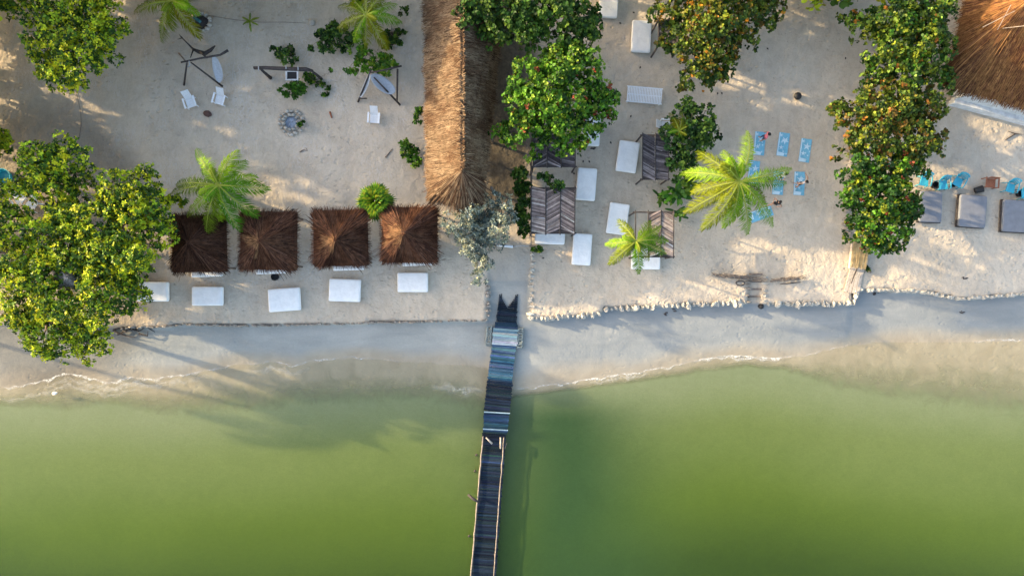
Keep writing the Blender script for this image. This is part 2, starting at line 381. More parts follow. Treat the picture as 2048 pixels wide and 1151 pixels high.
def foam_material():
    m, n, l, p, out = nodes('foam')
    P = geo(n); p.inputs['Base Color'].default_value = (.72, .70, .64, 1); p.inputs['Roughness'].default_value = .6
    a = n.new("ShaderNodeAttribute"); a.attribute_name = 'tint'
    t = noise(n, l, 6, 5, .7, P, 1.0)
    al = math_(n, l, 'MULTIPLY', ramp(n, l, t.outputs[0], [(.38, (0, 0, 0)), (.62, (1, 1, 1))]).outputs[0], a.outputs['Fac'])
    tr = n.new("ShaderNodeBsdfTransparent"); mx = n.new("ShaderNodeMixShader")
    l.new(al, mx.inputs[0]); l.new(tr.outputs[0], mx.inputs[1]); l.new(p.outputs[0], mx.inputs[2]); l.new(mx.outputs[0], out.inputs[0]); return m
MT['foam'] = foam_material()
def foam(segs):
    mb = MB()
    for x0, x1, width, inten, off in segs:
        xs_ = np.arange(x0, x1, 4.0); k = len(xs_); vs = []; cs = []
        for i, x in enumerate(xs_):
            f = max(0, math.sin(math.pi * i / max(k - 1, 1))) ** .5
            j = 2.2 * math.sin(x * .09) + 1.6 * math.sin(x * .23 + 1) + random.uniform(-.7, .7)
            y = float(shore_y(x)) + off + j; w = width * (.35 + .65 * f) * (1 + .4 * math.sin(x * .17) + random.uniform(-.2, .2))
            for q, c in ((-1, 0), (-.35, 1), (.2, .8), (1, 0)):
                p = W(x, y + q * w * .5); vs.append((p.x, p.y, WATER_Z + .012 + .006 * (off > 6))); cs.append(c * f * inten)
        b = len(mb.v); mb.v += vs; mb.c += [(c, c, c) for c in cs]
        for i in range(k - 1):
            for q in range(3): mb.f.append((b + i * 4 + q, b + i * 4 + q + 1, b + i * 4 + 5 + q, b + i * 4 + 4 + q)); mb.m.append(0)
    o = mb.build('sea_foam', MT['foam']); tag(o, 'thin white foam lines along the edge of the green water', 'foam', kind='stuff')
foam([(-40, 470, 8, 1.1, 0), (60, 420, 16, .4, 14), (-40, 300, 12, .3, 26), (470, 800, 4, .8, 0), (480, 620, 14, .3, 16), (1026, 1400, 6, 1.1, 0), (1180, 1320, 10, .4, 7),
      (1390, 1600, 10, 1.5, -1), (1420, 1560, 9, 1.2, 3), (1600, 1720, 3, .6, 0), (1960, 2090, 6, .8, 0), (860, 975, 22, .35, 52)])

# ------------------------------------------------------------------ trees
YG = [(.50, .56, .02), (.64, .62, .02), (.34, .46, .02), (.14, .26, .018), (.08, .17, .02), (.05, .12, .02)]
GR = [(.09, .23, .015), (.13, .29, .02), (.06, .17, .012), (.03, .10, .01), (.21, .31, .025)]
DK = [(.05, .13, .018), (.08, .18, .02), (.035, .09, .015), (.12, .20, .02)]
OR = [(.16, .22, .02), (.08, .14, .02), (.20, .19, .02), (.17, .11, .022), (.05, .10, .02), (.22, .26, .02), (.10, .17, .02), (.06, .12, .02)]
DG = [(.05, .13, .03), (.09, .20, .035), (.16, .26, .03), (.035, .09, .02)]
SV = [(.30, .34, .28), (.44, .46, .36), (.18, .24, .21), (.36, .36, .22), (.10, .15, .13)]
def leaves(P, Nrm, D, L, Wd, cols, shape='round'):
    """polygons for leaves. P base (N,3), D direction, Nrm normal"""
    Nrm = norm(Nrm - (Nrm * D).sum(-1, keepdims=True) * D); T = np.cross(D, Nrm)
    L = L[:, None]; Wd = Wd[:, None]
    if shape == 'round': pr = [(0, .12), (.28, .46), (.72, .48), (1, .14), (1, -.14), (.72, -.48), (.28, -.46), (0, -.12)]
    elif shape == 'long': pr = [(0, .06), (.45, .5), (1, .0), (.45, -.5)]
    else: pr = [(0, .05), (.5, .5), (1, .0), (.5, -.5)]
    V = np.stack([P + D * L * a + T * Wd * b + Nrm * L * (.12 * abs(b) * 2 - .18 * a * a) for a, b in pr], 1)
    return V, len(pr)
def crown(parent, base, blobs, hts, pal, size=.2, dens=3.2, seed=1, shape='round', red=0.0, tipcol=None, zsq=.8, aspect=.85, outl=.16, per=7, grow=1.06, tuft=.42):
    r_ = np.random.default_rng(seed); Vs = []; Cs = []; n = 4
    pal = np.array(pal) * .82; lum = pal.max(1, keepdims=True); pal = pal * np.clip(lum / .22, .35, 1.15) ** .55
    for bi, (px, py, rp) in enumerate(blobs):
        ht = hts[bi % len(hts)] if isinstance(hts, (list, tuple)) else hts
        r = rp * grow / S * (H - ht) / H; rz = r * zsq
        ht = ht + r_.uniform(-.35, .35)
        c = np.array(W(px, py, ht - rz * .5)) ; c[2] = ht - rz
        area = 2.6 * math.pi * r * r
        nt_ = max(3, int(area / (tuft * tuft * 1.25)))
        td = norm(r_.normal(size=(nt_, 3)) + np.array([0, 0, .5])); td = td[td[:, 2] > -.4]; nt_ = len(td)
        tr_ = np.where(r_.uniform(0, 1, nt_) < .80, r_.uniform(.78, 1.02, nt_), r_.uniform(.35, .7, nt_)) * (1 + .14 * np.sin(td[:, 0] * 5 + seed) * np.cos(td[:, 1] * 4 + bi * 2))
        tr_ = np.where(r_.uniform(0, 1, nt_) < .12, tr_ * (1 + outl * 1.6), tr_)
        tc = c + td * tr_[:, None] * np.array([r, r, rz]); ts = tuft * r_.uniform(.6, 1.25, nt_) * min(1, r / .9)
        kk = np.maximum(3, (dens * 1.5 * (ts / tuft) ** 2 * (tuft / size) ** 2 / per * 1.5).astype(int)); wh = np.repeat(np.arange(nt_), kk); nc = len(wh)
        d = norm(r_.normal(size=(nc, 3)) * .8 + td[wh] * .5 + np.array([0, 0, .3]))
        cp = tc[wh] + d * (ts[wh] * r_.uniform(.45, 1.0, nc))[:, None] * np.array([1, 1, .7])
        tcol = pal[r_.integers(0, len(pal), nt_)]
        ax = norm(d * .8 + np.array([0, 0, .6]) + r_.normal(size=(nc, 3)) * .35)
        cc = np.where(r_.uniform(0, 1, (nc, 1)) < .6, tcol[wh], pal[r_.integers(0, len(pal), nc)]) * r_.uniform(.8, 1.2, (nc, 1))
        isred = r_.uniform(0, 1, nc) < red * .35
        cc[isred] = np.array(tipcol if tipcol else (.26, .06, .025)) * r_.uniform(.7, 1.2, (isred.sum(), 1))
        a0 = norm(np.cross(ax, np.array([.3, .5, .81]) + 0 * ax)); b0 = np.cross(ax, a0)
        for k in range(per):
            an = 2 * math.pi * k / per + r_.uniform(-.5, .5, nc)
            el = r_.uniform(.0, .8, nc)
            rr = a0 * np.cos(an)[:, None] + b0 * np.sin(an)[:, None]
            D = norm(rr * np.cos(el)[:, None] + ax * np.sin(el)[:, None])
            Nn = norm(ax + .45 * r_.normal(size=(nc, 3)) - D * .2)
            L = size * r_.uniform(.7, 1.25, nc); 
            V, n = leaves(cp + rr * size * .12 + r_.normal(size=(nc, 3)) * size * .2, Nn, D, L, L * aspect, None, shape)
            ck = cc * r_.uniform(.72, 1.28, (nc, 1)); other = r_.uniform(0, 1, nc) < .18
            ck[other & ~isred] = pal[r_.integers(0, len(pal), (other & ~isred).sum())]; Vs.append(V); Cs.append(ck)
    V = np.concatenate(Vs) - np.array(base); C = np.clip(np.concatenate(Cs), 0, 1)
    return np_mesh('crown', V, n, C, MT['leaf'], parent)
def gz(x, y):
    z = terrain(np.array([[x]], float), np.array([[y]], float))[0]; return float(z[0, 0])
def wpt(px, py):
    p = W(px, py); p.z = gz(p.x, p.y); return p
def tree(name, label, cat, trunkpx, blobs, ht, pal, group=None, trunk_r=.2, seed=1, **kw):
    base = wpt(*trunkpx); t = empty(name, base, 0, label, cat, group)
    mb = MB(); hmax = max(ht) if isinstance(ht, (list, tuple)) else ht
    rnd = random.Random(seed)
    fork = Vector((rnd.uniform(-.2, .2), rnd.uniform(-.2, .2), hmax * .3))
    mb.tube([(0, 0, -.2), fork * .5 + Vector((.06, .04, 0)), fork], [trunk_r * 1.3, trunk_r, trunk_r * .9], 8, jit=.1)
    for i, (px, py, rp) in enumerate(blobs):
        hb = (ht[i % len(ht)] if isinstance(ht, (list, tuple)) else ht) - rp / S * .6
        e = W(px, py, max(hb, .5)) - base; m1 = fork.lerp(e, .5) + Vector((rnd.uniform(-.3, .3), rnd.uniform(-.3, .3), .25))
        mb.tube([fork - Vector((0, 0, .1)), m1, e], [trunk_r * .6, trunk_r * .35, trunk_r * .1], 5, jit=.1)
        for q in range(4):
            a = rnd.uniform(0, 6.28); rr = rp / S * .8
            s0 = m1.lerp(e, rnd.uniform(.3, 1)); mb.tube([s0, s0 + Vector((math.cos(a) * rr, math.sin(a) * rr, rnd.uniform(0, .5) * rr))], [trunk_r * .13, .012], 4)
    mb.build('trunk', MT['bark'], t, smooth=True)
    crown(t, base, blobs, ht, pal, seed=seed, **kw)
    return t

AL = dict(size=.145, dens=2.4, tuft=.40, per=6, aspect=.7)
tree('almond_tree', 'yellow-green almond tree at the top left corner, over shaded sand', 'tree', (150, 90),
     [(120, 20, 62), (190, 30, 42), (95, 75, 46), (150, 90, 52), (200, 110, 26), (120, 138, 38), (92, 128, 30), (150, 158, 20), (205, 60, 30), (228, 84, 10)],
     [6.2, 5.6, 6.0, 6.6, 4.6, 5.4, 5.2, 4.6, 5, 3.8], YG, seed=11, **AL)
tree('almond_tree', 'small yellow-green bough tree in the extreme top left corner', 'tree', (0, -20), [(20, 2, 26), (48, 6, 14), (0, 12, 10)], [4.5], YG, seed=12, **AL)
tree('almond_tree', 'bright yellow-green tree north of the big clump, above two white chairs', 'tree', (140, 380),
     [(72, 325, 36), (115, 318, 40), (158, 318, 24), (95, 372, 40), (140, 382, 36), (172, 340, 14), (55, 350, 20), (65, 300, 15), (147, 292, 10)],
     [6.4, 6.6, 5.8, 6.0, 5.2, 5.0, 5.4, 6, 5.5], YG, group='almond trees of the big clump', seed=13, **AL)
tree('almond_tree', 'tree at the right of the big clump, nearest the first thatched hut', 'tree', (255, 440),
     [(230, 376, 27), (285, 356, 24), (255, 415, 46), (305, 440, 34), (222, 400, 30), (300, 400, 26), (312, 372, 10), (320, 470, 22), (205, 410, 20), (280, 400, 34), (300, 490, 18), (235, 345, 14)],
     [6.4, 5.2, 6.2, 5.2, 5.8, 5.0, 4.4, 4.6, 6], YG, group='almond trees of the big clump', seed=14, **AL)
tree('almond_tree', 'tree of the big clump cut by the left edge of the picture', 'tree', (10, 500),
     [(15, 395, 34), (10, 450, 40), (20, 535, 38), (30, 600, 32), (15, 640, 20), (-40, 500, 50)], [5.8, 6.4, 6.0, 5.2, 5, 6], YG, group='almond trees of the big clump', seed=15, **AL)
tree('almond_tree', 'widest darkest tree in the middle of the big clump, around a bleached thatch top', 'tree', (170, 520),
     [(95, 462, 42), (140, 448, 38), (185, 455, 40), (58, 500, 30), (75, 545, 36), (205, 505, 46), (240, 545, 42), (200, 575, 44), (255, 590, 36), (150, 615, 40), (95, 600, 36), (230, 500, 34), (130, 505, 36), (175, 500, 36), (265, 520, 30), (120, 430, 30), (60, 570, 32), (190, 620, 28), (100, 520, 26), (250, 470, 30), (285, 585, 14)],
     [6.4, 6.2, 6.6, 5.8, 6.0, 6.9, 5.6, 6.2, 5.0, 5.6, 5.8, 6], [YG[2], YG[3], YG[0], YG[4], YG[1], YG[4], YG[5]], group='almond trees of the big clump', seed=16, trunk_r=.26, **AL)
tree('almond_tree', 'low tree with two lobes reaching over the beach below the big clump', 'tree', (120, 640),
     [(88, 668, 40), (115, 695, 26), (62, 650, 28), (172, 690, 30), (200, 678, 20), (150, 662, 26), (72, 625, 30), (195, 695, 16), (125, 640, 26), (40, 640, 22), (180, 650, 22)], [4.6, 4.2, 4.8, 4.0, 3.8, 4.3, 5], YG, group='almond trees of the big clump', seed=17, **AL)
SG = dict(size=.155, dens=2.4, tuft=.46, per=6, aspect=.95)
tree('sea_grape_tree', 'dark green tree at the top edge beside the long thatched roof', 'tree', (1060, 40),
     [(960, 20, 38), (1010, 30, 46), (1070, 15, 50), (1125, 30, 50), (1165, 50, 34), (985, 62, 24), (1150, 90, 24), (1055, 60, 30)], [5.2, 5.8, 6, 5.8, 4.8, 4.6, 4], DK, seed=21, **SG)
tree('sea_grape_tree', 'large bright green round tree with a few red leaves, right of the long roof', 'tree', (1100, 220),
     [(1110, 120, 38), (1060, 148, 34), (1155, 140, 44), (1195, 195, 34), (1115, 190, 56), (1045, 205, 34), (1055, 255, 38), (1135, 250, 46), (1012, 268, 22), (1180, 85, 18), (1190, 235, 26), (1070, 306, 16), (1025, 168, 16)],
     [5.2, 5.4, 6.0, 5.0, 6.8, 5.4, 5.2, 5.8, 4.2, 4.6, 4.6, 3.6, 4.6], GR, red=.05, seed=22, trunk_r=.25, **SG)
tree('sea_grape_tree', 'orange-tipped green tree at the top between the white daybeds and open sand', 'tree', (1420, 70),
     [(1348, 15, 34), (1415, 25, 46), (1480, 25, 42), (1535, 25, 26), (1375, 80, 36), (1435, 85, 42), (1400, 140, 34), (1455, 130, 26), (1490, 75, 26), (1372, 172, 14), (1425, 60, 40), (1560, 30, 10)],
     [4.4, 5.0, 4.8, 3.8, 4.2, 5.0, 4.4, 3.6, 4, 3.2, 5.2, 3.4], OR, red=.10, tipcol=(.45, .20, .02), seed=23, **SG)
tree('sea_grape_bush', 'dark green bush behind the grey frond-roofed shelter, under a yellow frond', 'bush', (1385, 270),
     [(1378, 220, 22), (1398, 245, 30), (1415, 265, 20), (1350, 270, 24), (1385, 295, 30), (1345, 310, 24), (1365, 335, 24), (1412, 220, 12), (1425, 292, 10)], [3.0, 3.4, 2.8, 3.0, 3.0, 2.8, 2.4], DG, seed=24, trunk_r=.12, **SG)
tree('sea_grape_tree', 'northernmost green tree of the dividing row, touching the big orange thatched roof', 'tree', (1810, 90),
     [(1715, 45, 22), (1750, 50, 34), (1800, 45, 42), (1855, 35, 40), (1790, 100, 44), (1850, 95, 46), (1895, 75, 22), (1765, 140, 28), (1825, 150, 42), (1880, 160, 26), (1690, 42, 12), (1890, 10, 24), (1830, 0, 26)],
     [3.8, 4.6, 5.2, 5.4, 5.2, 5.6, 4.4, 4.4, 5, 4.2, 3.4, 5, 5], [GR[2], GR[3], OR[0], OR[1], DG[2], OR[5], OR[4]], red=.04, tipcol=(.4, .15, .02), seed=25, group='sea grape trees of the dividing row', **SG)
tree('sea_grape_tree', 'middle tree of the dividing row, rusty orange leaves spilling toward the open sand', 'tree', (1790, 240),
     [(1682, 222, 24), (1712, 240, 30), (1752, 205, 34), (1805, 205, 46), (1860, 215, 32), (1765, 262, 44), (1835, 275, 42), (1705, 285, 24), (1868, 275, 22), (1672, 305, 12), (1660, 218, 8)],
     [3.4, 4.2, 4.8, 5.4, 4.6, 5.2, 5.0, 3.8, 4, 3], OR, red=.10, tipcol=(.42, .17, .03), seed=26, group='sea grape trees of the dividing row', **SG)
tree('sea_grape_tree', 'southernmost rounded green tree of the dividing row, beside the turquoise chairs', 'tree', (1770, 400),
     [(1725, 340, 32), (1775, 335, 42), (1825, 330, 34), (1725, 390, 32), (1780, 400, 46), (1815, 415, 30), (1745, 440, 36), (1785, 460, 38), (1765, 490, 24), (1712, 465, 18), (1705, 420, 18)],
     [4.4, 5.0, 4.4, 4.4, 5.2, 4.4, 4.6, 4.6, 3.6, 3.4, 3.6], [GR[0], GR[2], GR[3], DG[0], OR[5], GR[3]], red=.05, seed=27, group='sea grape trees of the dividing row', **SG)
tree('silver_tree', 'silvery grey-green tree below the south end of the long roof', 'tree', (970, 470),
     [(912, 445, 24), (945, 425, 24), (1000, 455, 20), (965, 455, 26), (940, 490, 20), (975, 440, 28), (1008, 425, 22), (985, 470, 26), (935, 468, 22), (955, 500, 22), (968, 530, 18), (955, 555, 13), (985, 395, 14), (1015, 405, 12), (955, 450, 24), (1018, 440, 10)],
     [3.2, 3.6, 3.8, 3.2, 3.4, 3.0, 3.0, 2.6, 2.2, 3.0, 2.8], SV, seed=31, trunk_r=.12, size=.17, dens=3.4, per=8, shape='long', aspect=.5, tuft=.32)
# low plants and shrubs
def shrub(name, label, px, py, rp, h, pal, seed, cat='plant', group=None, blobs=None, size=.16, dens=1.3, **kw):
    return tree(name, label, cat, (px, py), blobs or [(px, py, rp), (px + rp * .5, py - rp * .4, rp * .6), (px - rp * .5, py + rp * .3, rp * .6)], h, pal, group, trunk_r=.03, seed=seed, size=size, dens=dens, tuft=.26, per=6, aspect=.8, **kw)
shrub('leafy_shrub', 'green shrub against the left side of the long thatched roof', 825, 310, 14, 1.0, GR, 41, blobs=[(812, 293, 12), (824, 308, 14), (835, 325, 10), (805, 310, 6)])
shrub('leafy_shrub', 'small green shrub by the long roof above the larger one', 836, 228, 8, .8, GR, 42, blobs=[(838, 222, 7), (834, 238, 7)])
shrub('creeper', 'leafy green creeper over the top of the right-hand hammock frame', 735, 110, 14, 1.5, [GR[0], GR[1], GR[4], DG[1]], 43, blobs=[(728, 100, 13), (722, 120, 12), (732, 140, 10), (750, 130, 12), (768, 138, 11), (775, 118, 10), (760, 110, 8), (790, 128, 6), (705, 142, 6), (695, 142, 5)])
shrub('leafy_shrub', 'spreading dark green shrub left of the top palm', 665, 75, 20, 1.2, DG, 44, blobs=[(640, 72, 11), (655, 65, 12), (675, 60, 16), (690, 85, 14), (662, 92, 12), (642, 92, 9), (710, 75, 12), (620, 97, 4), (700, 100, 5)])
shrub('leafy_shrub', 'dark green plant in the stone ring beside the top palm', 785, 75, 14, .9, DK, 45, blobs=[(775, 70, 10), (790, 82, 10), (798, 66, 9), (806, 22, 8), (775, 92, 7)])
shrub('leafy_shrub', 'loose green shrub above the driftwood beam', 570, 105, 14, .8, DG, 46, blobs=[(565, 100, 8), (580, 105, 8), (572, 118, 9), (582, 95, 6), (548, 100, 6), (553, 112, 5), (588, 122, 6)])
shrub('leafy_shrub', 'bushy green shrub below the hanging seat of the driftwood beam', 588, 178, 16, .9, [GR[0], GR[2], DG[1]], 47, blobs=[(580, 180, 12), (595, 175, 13), (590, 190, 8), (565, 183, 6), (605, 182, 6)])
shrub('leafy_shrub', 'light green sprigs trailing right of the driftwood beam', 630, 158, 9, .5, GR, 48, blobs=[(622, 158, 9), (640, 166, 7), (655, 176, 5), (648, 190, 6), (660, 144, 4), (612, 150, 6)])
shrub('leafy_shrub', 'little green tuft at the left edge above the turquoise tub', 5, 285, 14, 2.0, YG, 49, blobs=[(4, 280, 14), (2, 298, 12), (6, 265, 8)])
shrub('leafy_shrub', 'green shrub strip between the big clump and the first hut', 335, 400, 10, 1.6, YG, 50, blobs=[(330, 398, 8), (342, 402, 9), (355, 398, 8), (365, 404, 7)])
shrub('hedge', 'tall dark hedge between the long roof and the pole fence', 1042, 400, 15, 2.0, DK, 51, blobs=[(1042, 345, 12), (1045, 375, 13), (1046, 405, 13), (1047, 435, 12), (1050, 462, 9)], dens=2.2, size=.2)
shrub('leafy_shrub', 'tiny green sprout by the corner of the pole fence', 1078, 500, 6, .5, GR, 52, blobs=[(1078, 498, 6), (1070, 494, 6)])
shrub('leafy_shrub', 'green shrub beside the small frond-roofed shelter against the fence', 1108, 370, 10, 2.4, DG, 53, blobs=[(1098, 360, 9), (1112, 372, 8), (1120, 368, 8), (1085, 350, 8)])
shrub('weed', 'small dark weed on the right sand beside the reed panel', 1735, 541, 4, .4, DG, 54, blobs=[(1735, 541, 5)])
shrub('leafy_shrub', 'small green plant on the rim of the stone fire ring', 603, 250, 5, .4, GR, 55, blobs=[(604, 250, 6)])
shrub('weed', 'tiny weed on the dirt left of the fire ring driftwood', 622, 98, 4, .3, DG, 56, blobs=[(621, 98, 4)])

# ------------------------------------------------------------------ palms
def frond_polys(o, e, sag, lw, col, r_, npair=34, tip=(.0)):
    """o origin, e end (np arrays), returns leaflet polys + rachis points"""
    o = np.array(o, float); e = np.array(e, float); Vs = []; Cs = []
    t = np.linspace(0, 1, npair + 1)
    P = o + (e - o) * t[:, None]; P[:, 2] += sag * 4 * t * (1 - t)
    # sideways curl
    fl = (e - o); side = norm(np.cross(fl, [0, 0, 1.0])); P += side * (np.sin(t * 2.4) * r_.uniform(-.25, .25) * np.linalg.norm(fl) * .25)[:, None]
    T = norm(np.gradient(P, axis=0)); Sd = norm(np.cross(T, np.array([0, 0, 1.0]))); U = np.cross(Sd, T)
    for sgn in (-1, 1):
        tt = t[3:]; Lf = lw * np.clip(tt * 3.2 + .1, 0, 1) * np.clip((1.04 - tt) * 3.6, .28, 1) ** .8
        for rep in range(2):
            k = len(tt); off = (rep * .5) / npair
            base = P[3:] + T[3:] * off * np.linalg.norm(fl)
            D = norm(Sd[3:] * sgn + T[3:] * (.7 + .75 * tt[:, None] ** 2) - U[3:] * .25 + r_.normal(size=(k, 3)) * np.array([.13, .13, .16]))
            L = (Lf * r_.uniform(.72, 1.15, k))[:, None]; w = np.full((k, 1), .021)
            Nw = norm(np.cross(D, U[3:])); mid = base + D * L * .55; end = base + D * L * .95 - np.array([0, 0, 1]) * L * .50
            c = np.array(col) * r_.uniform(.75, 1.25, (k, 1))
            Vs.append(np.stack([base + Nw * w * .3, mid + Nw * w, mid - Nw * w, base - Nw * w * .3], 1)); Cs.append(c)
            Vs.append(np.stack([mid + Nw * w, end + Nw * w * .1, end - Nw * w * .1, mid - Nw * w], 1)); Cs.append(c)
    return np.concatenate(Vs), np.concatenate(Cs), P
PC = [(.22, .36, .03), (.30, .42, .04), (.38, .44, .05), (.15, .28, .03)]
def palm(label, crownpx, h, basepx, ends, seed, lw=.75, cols=None, group='coconut palms', trunk_r=.13, drop=(1.0, 2.0), young=3):
    r_ = np.random.default_rng(seed); base = wpt(*basepx); t = empty('coconut_palm', base, 0, label, 'palm tree', group)
    c = W(*crownpx, h) - base; mb = MB(); mid = Vector((c.x * .35, c.y * .35, c.z * .55))
    pts = [Vector((0, 0, -.3)), Vector((c.x * .1, c.y * .1, c.z * .25)), mid, Vector((c.x * .72, c.y * .72, c.z * .8)), c - Vector((0, 0, .15))]
    mb.tube(pts, [trunk_r * 1.5, trunk_r * 1.1, trunk_r, trunk_r * .9, trunk_r * .95], 9, jit=.06); mb.build('trunk', MT['palmbark'], t, smooth=True)
    n = len(ends)
    fl = [(ex, ey, None) for ex, ey in ends]
    for k in range(young):
        a = r_.uniform(0, 6.28); rr = r_.uniform(.28, .5) * math.hypot(ends[0][0] - crownpx[0], ends[0][1] - crownpx[1]); fl.append((crownpx[0] + math.cos(a) * rr, crownpx[1] + math.sin(a) * rr, 1))
    for i, (ex, ey, yg) in enumerate(fl):
        dr = r_.uniform(*drop) if not yg else -r_.uniform(.1, .8)
        he = max(h - dr, .4); e = W(ex, ey, he) - base; Lm = (e - c).length
        col = (cols[i % len(cols)] if cols else PC[r_.integers(0, len(PC))])
        col = tuple(np.array(col) * np.array([.80, .84, .35]) * (1 - .50 * (np.array(col)[0] > .33)) * np.array([.9, 1.0, .8]))
        V, C, P = frond_polys(c, e, Lm * (.16 if not yg else .10), lw * min(1, Lm / 2.2), col, r_, npair=int(14 + Lm * 10))
        # rachis strip
        T = norm(np.gradient(P, axis=0)); Sd = norm(np.cross(T, np.array([0, 0, 1.0]))); w = np.linspace(.045, .012, len(P))[:, None]
        rs = np.stack([P[:-1] + Sd[:-1] * w[:-1], P[1:] + Sd[1:] * w[1:], P[1:] - Sd[1:] * w[1:], P[:-1] - Sd[:-1] * w[:-1]], 1); rs[:, :, 2] += .015
        np_mesh('frond', np.concatenate([V, rs]), 4, np.concatenate([C, np.tile([[.26, .30, .04]], (len(rs), 1))]), MT['palm'], t)
    return t
palm('coconut palm leaning over the gap between the first two thatched huts', (437, 370), 4.6, (478, 395),
     [(388, 302), (474, 300), (492, 322), (536, 374), (341, 391), (372, 428), (412, 466), (482, 462), (514, 432), (352, 372), (510, 350), (440, 440), (404, 330)], 61, cols=[(.32, .46, .03), (.32, .42, .03), (.2, .34, .03), (.14, .27, .03), (.36, .44, .07), (.3, .4, .05), (.34, .42, .05), (.1, .24, .03), (.1, .22, .03), (.34, .44, .06)])
palm('largest coconut palm, spread over the blue towels in the right yard', (1478, 362), 6.0, (1440, 385),
     [(1492, 262), (1398, 300), (1364, 349), (1370, 424), (1401, 456), (1446, 453), (1498, 466), (1546, 452), (1582, 333), (1572, 362), (1450, 300), (1530, 405), (1470, 440), (1385, 385)], 62, lw=.72,
     cols=[(.30, .40, .04), (.38, .40, .03), (.26, .36, .05), (.42, .42, .04), (.40, .42, .05), (.24, .36, .04), (.2, .32, .03), (.24, .36, .04), (.28, .38, .06), (.14, .26, .03)])
palm('small coconut palm over the half-roofed frond shelter', (1272, 482), 4.2, (1256, 492),
     [(1238, 438), (1320, 450), (1212, 488), (1220, 530), (1256, 512), (1278, 546), (1332, 508), (1336, 484), (1298, 520), (1300, 440)], 63, lw=.55,
     cols=[(.42, .46, .05), (.28, .38, .05), (.24, .36, .04), (.40, .44, .08), (.16, .28, .03), (.14, .26, .03), (.14, .26, .03), (.2, .32, .04)], trunk_r=.1)
palm('coconut palm at the top edge above the right-hand hammock frame', (733, 30), 4.4, (748, 50),
     [(676, 14), (674, 54), (708, 84), (728, 90), (774, 98), (802, 42), (792, 8), (700, -16), (745, -30), (780, -20)], 64, lw=.6,
     cols=[(.42, .44, .10), (.45, .45, .08), (.2, .34, .03), (.46, .44, .04), (.42, .38, .03), (.2, .34, .03), (.26, .40, .03), (.34, .44, .04)], trunk_r=.1)
palm('coconut palm at the top edge above the two white lounge chairs', (344, 2), 4.4, (372, 15),
     [(268, 20), (320, 80), (400, 76), (398, 26), (300, -22), (362, -32), (395, -12), (345, 60), (290, 0)], 65, lw=.65,
     cols=[(.40, .42, .05), (.42, .44, .03), (.44, .36, .02), (.26, .38, .03), (.36, .44, .06), (.3, .4, .04)], trunk_r=.1)
palm('young palm with a single yellow head beside the white patio chair', (1358, 262), 3.2, (1372, 268),
     [(1340, 226), (1384, 228), (1362, 216), (1335, 250), (1370, 290), (1345, 290)], 66, lw=.5, cols=[(.42, .36, .02), (.36, .38, .03), (.36, .34, .02), (.14, .28, .02), (.1, .22, .02)], trunk_r=.07, young=3)
palm('knee-high baby palm alone on the sand between the two top palms', (500, 43), .6, (500, 43),
     [(484, 34), (518, 36), (486, 50), (502, 63), (516, 50), (500, 26)], 67, lw=.35, cols=[(.26, .34, .05), (.3, .34, .06), (.16, .28, .04)], trunk_r=.04, drop=(.1, .4), young=3)
palm('coconut palm just beyond the left edge whose trunk shadow crosses the beach', (-300, 590), 7.0, (-300, 600), [(-360, 540), (-240, 560), (-390, 620), (-230, 630), (-300, 690), (-300, 500), (-350, 660), (-260, 520)], 68, young=2)
# fan palm between huts three and four
def fan_plant(name, label, px, py, h, n, length, pal, seed, wid=.12, cat='plant', up=.5, group=None):
    r_ = np.random.default_rng(seed); base = wpt(px, py); t = empty(name, base, 0, label, cat, group)
    mb = MB(); mb.tube([(0, 0, -.1), (0, 0, h * .8)], [.09, .06], 7, jit=.1); mb.build('trunk', MT['palmbark'], t)
    Vs = []; Cs = []
    for k in range(n):
        a = r_.uniform(0, 6.28); el = r_.uniform(-.15, 1.5); D0 = np.array([math.cos(a) * math.cos(el), math.sin(a) * math.cos(el), math.sin(el)])
        o = np.array([0, 0, h]) ; stem = D0 * length * r_.uniform(.05, .5); cpt = o + stem
        sd = norm(np.cross(D0, [0, 0, 1.0])); 
        for j in range(9):
            b = (j / 8 - .5) * 1.9; D = norm(D0 * math.cos(b) + sd * math.sin(b) - np.array([0, 0, .12]))
            L = length * r_.uniform(.5, .62); T = norm(np.cross(D, [0, 0, 1.0])) * wid * .5
            c = np.array(pal[r_.integers(0, len(pal))]) * r_.uniform(.8, 1.2)
            m = cpt + D * L * .6; e = cpt + D * L - np.array([0, 0, L * .2])
            Vs.append(np.stack([cpt + T * .2, m + T, m - T, cpt - T * .2])); Cs.append(c)
            Vs.append(np.stack([m + T, e, e, m - T])[[0, 1, 3]].repeat([1, 2, 1], axis=0)); Cs.append(c)
    V = np.array(Vs); V[:, 2] += 1e-4 * (np.arange(len(V)) % 2)[:, None]
    np_mesh('fronds', V, 4, np.array(Cs), MT['palm'], t); return t
fan_plant('fan_palm', 'bushy bright green fan palm between the third and fourth huts', 762, 410, 1.9, 80, 1.35, [(.08, .20, .01), (.14, .26, .012), (.04, .11, .01), (.24, .28, .015)], 71)
